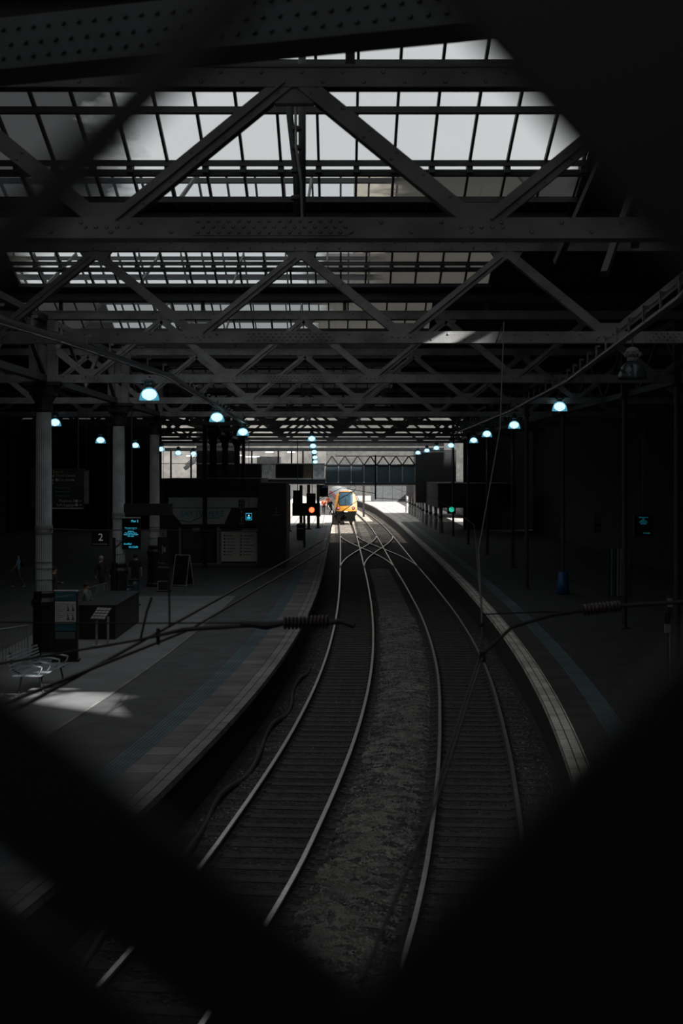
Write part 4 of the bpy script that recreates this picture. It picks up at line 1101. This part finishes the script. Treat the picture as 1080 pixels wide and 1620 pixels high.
# departures screen
ds = thing('departure_screen', 'black departure screen with cyan text beside the second fluted column', 'display', (P(207.5, 0, 50.6).x, 50.6, P(0, 869, 50.6).z))
dh = (869-820)*50.6/F; dw = 29*50.6/F/2
MB().b2(-dw, dw, 0, .18, 0, dh).build('case', BLACK, ds); MB().b2(-dw+.02, dw-.02, -.01, 0, .02, dh-.03).build('screen', SCREEN, ds)
def dl(s_, px, py, sz, al='CENTER'): text(s_, sz, (P(px, 0, 50.6).x-ds.location.x, -.014, P(0, py, 50.6).z-ds.location.z), CYAN, ds, align=al)
dl('Plat 2', 219, 824.5, .115, 'RIGHT')
for s_, py in (('The next train to', 835.3), ('arrive at this', 838), ('platform', 840.6), ('Terminates Here', 843.2), ('Please do not board', 845.7), ('this train', 848.2)): dl(s_, 207, py, .062)
dl('ScotRail', 202, 860.5, .085); dl('10:15:05', 218.5, 865.5, .10, 'RIGHT')
MB().b2(-dw, dw, -.03, .2, dh, dh+.04).build('cap', GREY, ds)
mb = MB(); mb.b2(-.5, 1.45, .1, .22, dh+.1, dh+.52); mb.build('header_beam', BLACK, ds)
MB().tube([(0, .12, dh+.5), (0, .12, 8.42-ds.location.z)], .03, 6).build('hanger', IRON_D, ds)
# dark lamp post with angled arm
lp = thing('camera_post', 'thin black post with an angled arm before the second fluted column', 'post', (P(180.5, 0, 50).x, 50, PZ))
MB().lathe([(.1, 0), (.05, .06), (.05, 2.75)], n=10).build('shaft', BLACK, lp); MB().bar((0, 0, 2.35), (.42, 0, 2.75), .04, .04).build('arm', BLACK, lp)
# totem with "Trains"
tt = thing('information_totem', 'narrow black information totem lettered Trains with a framed notice at its foot', 'sign', (P(258.5, 0, 60).x, 60, PZ))
MB().b2(-.25, .25, 0, .15, .05, 2.3).build('body', BLACK, tt)
text('Trains', .12, (-.08, -.006, P(0, 891, 60).z-PZ), DIMT, tt)
mb = MB(); mb.b2(-.24, .24, -.01, 0, P(0, 899, 60).z-PZ, P(0, 896, 60).z-PZ); mb.build('rule_line', mat('brown_rule', (.12, .09, .07), .6), tt)
mb = MB(); mb.b2(-.06, -.03, -.01, 0, 1.62, 1.95); mb.b2(0, .09, -.01, 0, 1.68, 1.88); mb.build('symbol', DIMT, tt)
fr = MB(); z0_, z1_ = P(0, 936, 60).z-PZ, P(0, 919, 60).z-PZ
z0_ += .02
fr.b2(-.25, .25, -.05, 0, z0_, z0_+.04); fr.b2(-.25, .25, -.05, 0, z1_-.03, z1_); fr.b2(-.25, -.22, -.05, 0, z0_, z1_); fr.b2(.2, .25, -.05, 0, z0_, z1_); fr.build('notice_frame', DIMT, tt)
MB().b2(-.3, .3, -.1, .25, 0, .05).build('foot', BLACK, tt)
# round white notice beside third column
nn = thing('notice_board', 'small pale notice with a square symbol fixed beside the third fluted column', 'sign', (P(258, 0, 62.5).x, 62.5, P(0, 853, 62.5).z))
MB().b2(-.14, .16, 0, .05, 0, .44).build('panel', mat('pale_notice', (.13, .14, .12), .6), nn); text('B', .2, (0.01, -.006, .2), BLACK, nn)
MB().tube([(0, .03, .44), (0, .03, 8.42-nn.location.z)], .012, 6).build('hanger', WIRE, nn)
# A-frame board
af = thing('sandwich_board', 'white edged A-frame pavement board standing before the kiosk', 'pavement sign', (P(289, 0, 63).x, 63, PZ), math.radians(-25))
for sg in (-1, 1):
    mb = MB()
    R = Matrix.Rotation(sg*.22, 3, 'X'); c = Vector((0, sg*.16, .70))
    MB().box(c, (.66, .02, 1.3), R).build('panel', BLACK, af)
    for x in (-.36, .36): mb.box(c+R @ Vector((x, 0, 0)), (.03, .03, 1.42), R)
    for z in (-.66, .70): mb.box(c+R @ Vector((0, 0, z)), (.72, .03, .03), R)
    mb.build('frame', GREY, af)
# dark stairwell parapet
sp_ = thing('stair_parapet', 'low dark parapet wall before the ramp railing behind the poster totem', 'wall', (P(150, 0, 43).x, 43, PZ))
MB().b2(-.62, .62, 0, 5, 0, 1.0).build('wall', BLACK, sp_); MB().b2(-.66, .66, -.04, 5.04, 1.0, 1.05).build('cap', IRON_B, sp_)
# lectern map
lc = thing('map_lectern', 'tilted tactile map panel on two grey legs beside the pavement lane', 'information stand', (P(160, 0, 41.5).x, 41.5, PZ), math.radians(-24))
R = Matrix.Rotation(math.radians(38), 3, 'X')
MB().box((0, 0, .93), (.50, .52, .03), R).build('panel', DARKG, lc)
mb = MB()
for i in range(4):
    for j in range(4): mb.box(Vector((0, 0, .93))+R @ Vector((-.18+.12*i, -.18+.12*j, .02)), (.10, .085, .01), R)
mb.build('map_tiles', mat('map_white', (.32, .32, .30), .5), lc)
for x in (-.16, .2): MB().lathe([(.045, 0), (.035, .05), (.035, .85)], (x, .05 if x > 0 else 0, 0), 10).build('leg', GREY, lc)
MB().b2(-.3, .32, -.15, .2, 0, .02).build('foot_plate', GREY, lc)
# poster totem next to first column
pt = thing('poster_totem', 'teal topped poster totem with a pale leaflet of figures beside the first fluted column', 'sign', (P(104, 0, 38).x, 38, PZ), math.radians(4))
MB().b2(-.31, .31, 0, .25, .0, 1.86).build('body', BLACK, pt)
def PTZ(y): return P(0, y, 38).z-PZ
MB().b2(-.28, .28, -.015, 0, PTZ(950), PTZ(936)).build('header', TEALP, pt)
text('ORGANISE.GO', .075, (-.05, -.02, PTZ(943)), DIMT, pt, ry=-.12)
lf = MB().b2(-.28, .27, -.02, 0, PTZ(984), PTZ(951.5)).build('leaflet', mat('leaflet_paper', (.5, .49, .47), .6, 0, .06, 2), pt)
mb = MB()
for r in range(9): mb.b2(-.24, -.02-.06*(r % 3), -.024, -.02, PTZ(956+r*3), PTZ(955.4+r*3))
mb.b2(-.02, .27, -.024, -.02, PTZ(956.5), PTZ(956)); mb.b2(-.02, .27, -.024, -.02, PTZ(970.5), PTZ(970)); mb.build('printed_lines', mat('print_dark', (.07, .07, .07), .6), lf)
mb = MB()
for x in (.06, .19):
    for y in (963, 977):
        c = (x, -.02, PTZ(y)); mb.lathe([(.018, 0), (.016, -.005)], (x-.01, -.02, PTZ(y-4.3)), 10, axis='y')
        mb.prism([(x-.02, PTZ(y-3)), (x+.01, PTZ(y-3)), (x+.03, PTZ(y+1.5)), (x+.05, PTZ(y+4)), (x-.04, PTZ(y+4)), (x-.01, PTZ(y))], -.025, -.02)
mb.build('printed_figures', mat('print_dark', (.07, .07, .07), .6), lf)
MB().b2(-.28, .27, -.03, 0, PTZ(987), PTZ(985)).build('ledge', GREY, pt)
MB().b2(-.28, .27, -.015, 0, PTZ(998), PTZ(988)).build('lower_band', TEALP, pt)
MB().b2(-.27, .24, -.02, 0, PTZ(1011), PTZ(1000)).build('lower_card', mat('card_grey', (.075, .09, .09), .6), pt)
MB().b2(-.31, .33, -.02, .0, PTZ(935), PTZ(933)).build('top_rail', WHITE, pt)
MB().b2(-.36, .36, -.08, .3, 0, .06).build('plinth', BLACK, pt)
# slatted bench
SLAT = mat('bench_metal', (.40, .44, .46), .35, .4, .1, 6)
bb = thing('slatted_bench', 'slatted metal bench lit by the sun patch beside the first fluted column', 'bench', (-7.02, 33.3, PZ), math.radians(-6))
for k in range(6):
    MB().b2(-.39-.018*k, -.37-.018*k, -1.12, 1.12, .50+.072*k, .54+.072*k).build('back_slat', SLAT, bb)
for k in range(8): MB().b2(-.33+.085*k, -.27+.085*k, -1.12, 1.12, .44, .46).build('seat_slat', SLAT, bb)
for y in (-1.0, -.35, .35, 1.0):
    mb = MB(); mb.tube([(.33, y, .64), (.1, y, .68), (-.25, y, .66), (-.36, y, .62)], .02, 8); mb.tube([(.33, y, .64), (.30, y, .55), (.22, y, .45)], .018, 8); mb.build('armrest', SLAT, bb, smooth=True)
for y in (-.8, .8):
    mb = MB(); mb.tube([(-.28, y, 0), (-.2, y, .44), (-.42, y, .55), (-.49, y, .94)], .025, 8); mb.tube([(.3, y, 0), (.2, y, .44)], .025, 8); mb.tube([(-.2, y, .42), (.3, y, .42)], .025, 8); mb.build('leg', IRON_D, bb)
# railing behind the bench and ramp rails
def railing(p0, p1, label, zt=1.05, sp=.12, top=TRAY):
    t = thing('metal_railing', label, 'railing', (0, 0, 0), 0)
    p0, p1 = Vector(p0), Vector(p1); MB().tube([p0+Vector((0, 0, zt)), p1+Vector((0, 0, zt))], .028, 8).build('handrail', top, t)
    mb = MB(); n = int((p1-p0).length/sp)
    for k in range(n+1):
        q = p0+(p1-p0)*k/n; mb.tube([q+Vector((0, 0, .08)), q+Vector((0, 0, zt))], .008, 5)
    mb.tube([p0+Vector((0, 0, .1)), p1+Vector((0, 0, .1))], .012, 6); mb.build('bars', IRON, t)
    for q in (p0, p1): MB().tube([q, q+Vector((0, 0, zt))], .025, 8).build('end_post', IRON, t)
railing((-9.6, 34.5, PZ), (-8.2, 37.2, PZ), 'barred railing with a bright handrail behind the slatted bench')
railing((-9.2, 46, PZ), (-8.6, 52, PZ), 'dark ramp railing with a pale handrail between the first two fluted columns', 1.0)
railing((-8.9, 30.0, PZ), (-8.6, 31.6, PZ), 'short barred railing standing in front of the slatted bench', .25, .15)
# sack holders / bins
for i, (px, py, d) in enumerate([(200, 968, 51), (212, 956, 54)]):
    t = thing('bag_bin', ('clear bag litter bin on a teal base near the thin black post', 'clear bag litter bin behind the other bag bin')[i], 'bin', (P(px, 0, d).x, d, PZ), 0, 'bag bins before the departure screen')
    MB().lathe([(.24, 0), (.26, .04), (.05, .08), (.03, .1), (.03, .95)], (0, 0, 0), 16).build('stand', mat('bin_blue', (.01, .035, .05), .5), t)
    MB().lathe([(.2, .95), (.23, .95), (.23, .99), (.2, .99)], n=20).build('hoop', DARKG, t)
    MB().lathe([(.10, .22), (.19, .35), (.21, .7), (.21, .96), (.20, .96)], n=16).build('bag', mat('clear_bag', (.03, .06, .065), .25, 0, .5, 9), t, smooth=True)

# ------------------------------------------------------------------ dark platform objects
rs = thing('departure_screen', 'black hanging screen with dim cyan lines over the dark platform', 'display', (P(1018, 0, 50.6).x, 50.6, P(0, 848, 50.6).z))
MB().b2(-.35, .35, 0, .15, 0, .75).build('case', BLACK, rs)
def rl(s_, px, py, sz): text(s_, sz, (P(px, 0, 50.6).x-rs.location.x, -.006, P(0, py, 50.6).z-rs.location.z), CYAN_DIM, rs)
for s_, py in (('Welcome to', 818.5), ('the', 821.2), ('platform', 823.8), ('Waiting for', 826.3), ('services', 828.8)): rl(s_, 1017.5, py, .065)
rl('10:15:06', 1022.5, 843.5, .07)
MB().tube([(0, .07, .75), (0, .07, 8.42-rs.location.z)], .02, 6).build('hanger', IRON_D, rs)
es = thing('platform_sign', 'faint square symbol sign hanging over the dark platform', 'sign', (P(944.5, 0, 62.6).x, 62.6, P(0, 842, 62.6).z))
MB().b2(-.16, .16, 0, .06, 0, .85).build('board', BLACK, es)
mb = MB()
for (a, b, c, d_) in ((-.12, .12, .80, .82), (-.12, .12, .56, .58), (-.12, -.105, .56, .82), (.105, .12, .56, .82)): mb.b2(a, b, -.006, 0, c, d_)
mb.build('symbol_frame', GREY, es); text('P', .16, (0, -.006, .69), GREY, es); text('3', .16, (0, -.006, .42), GREY, es); text('Exit', .1, (0, -.006, .2), GREY, es)
MB().tube([(0, .03, .85), (0, .03, 8.42-es.location.z)], .012, 6).build('hanger', IRON_D, es)
BLU = mat('blue_guard', (.015, .09, .24), .5, 0, .15, 4)
bg_ = thing('post_guard', 'bright blue tapered guard wrapped around the foot of a slim dark post', 'guard', (9.15, 58.8, PZ))
MB().lathe([(.27, .02), (.24, .4), (.19, .92), (.115, .94)], n=16).build('sleeve', BLU, bg_, smooth=True)
for k in range(4): text('-', .12, (-.02, -.27+.02*k, .2+.2*k), DARKG, bg_, name='printed_mark')
for i in range(8):
    px = 962+i*4.8; d = 57.5+.25*(i % 3)
    t = thing('barrier_pole', 'thin %s pole standing in the folded barrier, %s from the blue guard' % (('pale', 'blue')[i in (0, 2, 7)], ORD[i]), 'pole', (P(px, 0, d).x, d, PZ), 0, 'folded barrier poles on the dark platform')
    MB().tube([(0, 0, 0.02), (.02, 0, 1.95)], .022 if i not in (0, 2, 7) else .05, 8).build('pole', GREY if i not in (0, 2, 7) else mat('blue_pole', (.01, .035, .06), .5), t)
    MB().lathe([(.09, 0), (.09, .03), (.03, .04)], n=10).build('foot', DARKG, t)
eq = thing('equipment_post', 'post with small grey control boxes at the edge of the dark platform', 'equipment', (P(1057, 0, 33).x, 33, PZ))
MB().b2(-.04, .04, 0, .06, 0, 2.2).build('post', IRON_D, eq)
for (x, z, w_, h_, m_) in ((.03, 2.05, .1, .2, GREY), (-.06, 1.72, .1, .22, DARKG), (-.03, 1.45, .14, .2, IRON), (.05, 1.75, .06, .2, IRON_D)): MB().b2(x-w_/2, x+w_/2, -.08, 0, z-h_/2, z+h_/2).build('control_box', m_, eq)
MB().tube([(.02, -.03, 1.35), (.03, -.03, 0)], .012, 6).build('cable', GREY, eq)

# ------------------------------------------------------------------ people
def person(name_label, loc, h, pose, top, legs, hair, shoes, rz=0, bag=None, vest=None):
    """pose: dict with leg and arm swing; local figure faces -y"""
    t = thing('person', name_label, 'person', loc, rz)
    s = h/1.75; lw = pose.get('leg', .0); aw = pose.get('arm', .1)
    V = {'pel': (0, 0, .95), 'sp': (0, 0, 1.15), 'ch': (0, -.01, 1.35), 'nk': (0, 0, 1.50), 'hd': (0, -.02, 1.63), 'tp': (0, -.01, 1.70),
         'hl': (-.10, 0, .90), 'kl': (-.11, -lw*.55-.03, .50), 'al': (-.11, -lw*1.0+.03, .09), 'tl': (-.12, -lw-.12, .04),
         'hr': (.10, 0, .90), 'kr': (.11, lw*.35-.03, .50), 'ar': (.11, lw*1.0+.05, .10), 'tr_': (.12, lw*1.0-.08, .04),
         'sl': (-.19, 0, 1.42), 'el': (-.25, aw*.5+.03, 1.13), 'wl': (-.25, aw*1.0-.08, .90), 'fl': (-.25, aw-.11, .81),
         'sr': (.19, 0, 1.42), 'er': (.25, -aw*.5+.03, 1.13), 'wr': (.25, -aw*1.0-.08, .90), 'fr': (.25, -aw-.11, .81)}
    Rr = {'pel': .135, 'sp': .12, 'ch': .15, 'nk': .058, 'hd': .095, 'tp': .07, 'hl': .09, 'kl': .06, 'al': .045, 'tl': .04, 'hr': .09, 'kr': .06, 'ar': .045, 'tr_': .04,
          'sl': .065, 'el': .045, 'wl': .03, 'fl': .03, 'sr': .065, 'er': .045, 'wr': .03, 'fr': .03}
    if pose.get('bend'):
        V['er'] = (.24, -.05, 1.15); V['wr'] = (.12, -.25, 1.15); V['fr'] = (.05, -.28, 1.18)
    E = [('pel', 'sp'), ('sp', 'ch'), ('ch', 'nk'), ('nk', 'hd'), ('hd', 'tp'), ('pel', 'hl'), ('hl', 'kl'), ('kl', 'al'), ('al', 'tl'), ('pel', 'hr'), ('hr', 'kr'), ('kr', 'ar'), ('ar', 'tr_'),
         ('ch', 'sl'), ('sl', 'el'), ('el', 'wl'), ('wl', 'fl'), ('ch', 'sr'), ('sr', 'er'), ('er', 'wr'), ('wr', 'fr')]
    ks = list(V); me = bpy.data.meshes.new('body'); me.from_pydata([Vector(V[k])*s for k in ks], [(ks.index(a), ks.index(b)) for a, b in E], [])
    tmp = bpy.data.objects.new('tmp_body', me); COL.objects.link(tmp)
    md = tmp.modifiers.new('skin', 'SKIN'); sk = me.skin_vertices[0].data
    for i, k in enumerate(ks): sk[i].radius = (Rr[k]*s*(1.0 if k not in ('ch', 'pel', 'sp') else 1.15), Rr[k]*s*(1.0 if k not in ('ch', 'pel', 'sp') else .8)); sk[i].use_root = (k == 'pel')
    sb = tmp.modifiers.new('sub', 'SUBSURF'); sb.levels = 2; sb.render_levels = 2
    dg = bpy.context.evaluated_depsgraph_get(); m2 = bpy.data.meshes.new_from_object(tmp.evaluated_get(dg)); bpy.data.objects.remove(tmp)
    m2.materials.clear()
    for q in (SKIN, top, legs, shoes): m2.materials.append(q)
    for p in m2.polygons:
        c = p.center/s; side = abs(c.x)
        if c.z > 1.49: i = 0
        elif side > .2 and c.z < pose.get('sleeve', 1.2): i = 0
        elif pose.get('bend') and c.z > 1.05 and c.y < -.2: i = 0
        elif c.z > .93: i = 1
        elif c.z > .12: i = 2
        else: i = 3
        p.material_index = i; p.use_smooth = True
    o = bpy.data.objects.new('body', m2); COL.objects.link(o); o.parent = t
    MB().sphere((0, .012*s, 1.665*s), .105*s, 12, .92, 1.02, .95).build('hair', hair, t, smooth=True)
    mb = MB(); mb.sphere((0, -.115*s, 1.60*s), .016*s, 6); mb.build('nose', SKIN, t)
    if vest:
        MB().lathe([(.17*s, .95*s), (.185*s, 1.2*s), (.20*s, 1.38*s), (.13*s, 1.47*s)], n=18).build('vest', vest, t, smooth=True)
    if bag:
        MB().sphere((0, .2*s, 1.22*s), .17*s, 10, .9, .6, 1.3).build('rucksack', bag, t, smooth=True)
    return t
CL_ORG = mat('hi_vis_orange', (.85, .10, .03), .6, 0, .05, 4); CL_BLK = mat('cloth_black', (.01, .01, .012), .9); CL_DK = mat('cloth_dark', (.03, .03, .035), .9)
CL_BLUE = mat('shirt_light_blue', (.22, .42, .50), .8); CL_JEAN = mat('jeans', (.05, .07, .10), .9); CL_TAN = mat('trousers_khaki', (.12, .12, .10), .9); CL_GRN = mat('shirt_grey_green', (.16, .2, .18), .9)
HR_D = mat('hair_dark', (.015, .012, .01), .8); HR_L = mat('hair_grey', (.4, .38, .34), .8); SHO = mat('shoes_white', (.5, .5, .48), .7); SHO_D = mat('shoes_dark', (.01, .01, .01), .7)
person('person in an orange hi-vis vest standing beside the yellow train', (P(512, 0, 169).x, 169, PZ), 1.8, {'leg': .12, 'arm': .1}, CL_ORG, CL_BLK, HR_D, SHO_D, .2, vest=CL_ORG)
person('person in black walking next to the train front', (P(523, 0, 166).x, 166, PZ), 1.8, {'leg': .25, 'arm': .3, 'sleeve': .95}, CL_BLK, CL_BLK, HR_L, SHO_D, .8)
person('person in dark clothes partly behind the signal', (P(503.5, 0, 158).x, 158, PZ), 1.82, {'leg': .15, 'arm': .2, 'sleeve': .95}, CL_DK, CL_BLK, HR_L, SHO_D, -.6)
person('person in an orange jacket farther along the train', (P(519, 0, 186).x, 186, PZ), 1.8, {'leg': .1, 'arm': .1, 'sleeve': .95}, CL_ORG, CL_DK, HR_D, SHO_D, 0)
person('person in a light blue shirt walking left of the first fluted column', (P(29, 0, 62).x, 62, PZ), 1.55, {'leg': .26, 'arm': .25}, CL_BLUE, CL_TAN, HR_D, SHO, -1.3, bag=CL_DK)
person('person in a dark vest top standing below the departure screen', (P(214, 0, 58).x, 58, PZ), 1.72, {'leg': .03, 'arm': .05}, CL_BLK, CL_BLK, HR_D, SHO_D, PI, bag=None)
person('person in dark clothes behind the thin black post', (P(160, 0, 57).x, 57, PZ), 1.7, {'leg': .15, 'arm': .2, 'sleeve': .95}, CL_DK, CL_BLK, HR_L, SHO, 1.2)
person('person in a grey-green shirt passing behind the poster totem', (P(137, 0, 44.5).x, 44.5, PZ), 1.6, {'leg': .2, 'arm': .2}, CL_GRN, CL_BLK, HR_D, SHO_D, 1.2)
person('person in a dark top with bent arm right of the first fluted column', (P(86, 0, 50).x, 50, PZ), 1.75, {'leg': .03, 'arm': .1, 'bend': 1}, CL_DK, CL_BLK, HR_D, SHO_D, 1.5)
su = thing('suitcase', 'small pale suitcase standing near the person in dark clothes', 'suitcase', (P(161, 0, 56).x, 56, PZ))
MB().b2(-.2, .2, -.12, .12, .05, .6).build('shell', GREY, su); MB().tube([(-.1, 0, .6), (-.1, 0, .95), (.1, 0, .95), (.1, 0, .6)], .012, 6).build('handle', IRON_D, su)
MB().lathe([(.04, -.2), (.04, .2)], (0, 0, .04), 10, axis='x').build('wheel', BLACK, su)

# ------------------------------------------------------------------ the footbridge lattice in front of the lens
FBM = mat('lattice_iron', (.004, .004, .0045), .5, 0, .3, 8)
lt = thing('bridge_lattice', 'blurred black iron lattice of the footbridge parapet framing the view as a diamond', 'lattice', (0, .5, 0))
Dn = .5
def latbar(p, q, w0, th=.012, y=0.0, label=None):
    """flat bar: one edge runs through picture lines measured at half a metre; w0 metres wide to the outside"""
    a, b = P(p[0], p[1], Dn), P(q[0], q[1], Dn); a = Vector((a.x, 0, a.z)); b = Vector((b.x, 0, b.z))
    d = (b-a).normalized(); n = Vector((d.z, 0, -d.x)); a2, b2 = a-d*.9, b+d*.9
    poly = [(v.x, v.z) for v in (a2, b2, b2+n*w0, a2+n*w0)]
    return MB().prism(poly, y, y+th).build('lattice_bar', FBM, lt)
latbar((560, 1562), (0, 1092), -.046)
latbar((1080, 1010), (560, 1562), -.105, y=-.014)
latbar((760, 60), (1080, 425), -.085)
latbar((40, 412), (290, 146), -.015, y=-.014)
# neighbouring bars of the same lattice
latbar((560, 1890), (0, 1420), -.12); latbar((2300, 900), (1700, 1560), -.05, y=-.014)
MB().b2(-1.6, 1.6, -.03, .03, 5.28, 5.40).build('bottom_rail', FBM, lt)
MB().b2(-1.6, 1.6, -.04, .04, 6.62, 6.70).build('top_rail', FBM, lt)
for x in (-1.6, 1.6): MB().b2(x-.03, x+.03, -.03, .03, 4.5, 6.7).build('standard', FBM, lt)
struct(MB().b2(-11, 12, -2.6, .6, 4.3, 4.5).build('floor', BOARD))
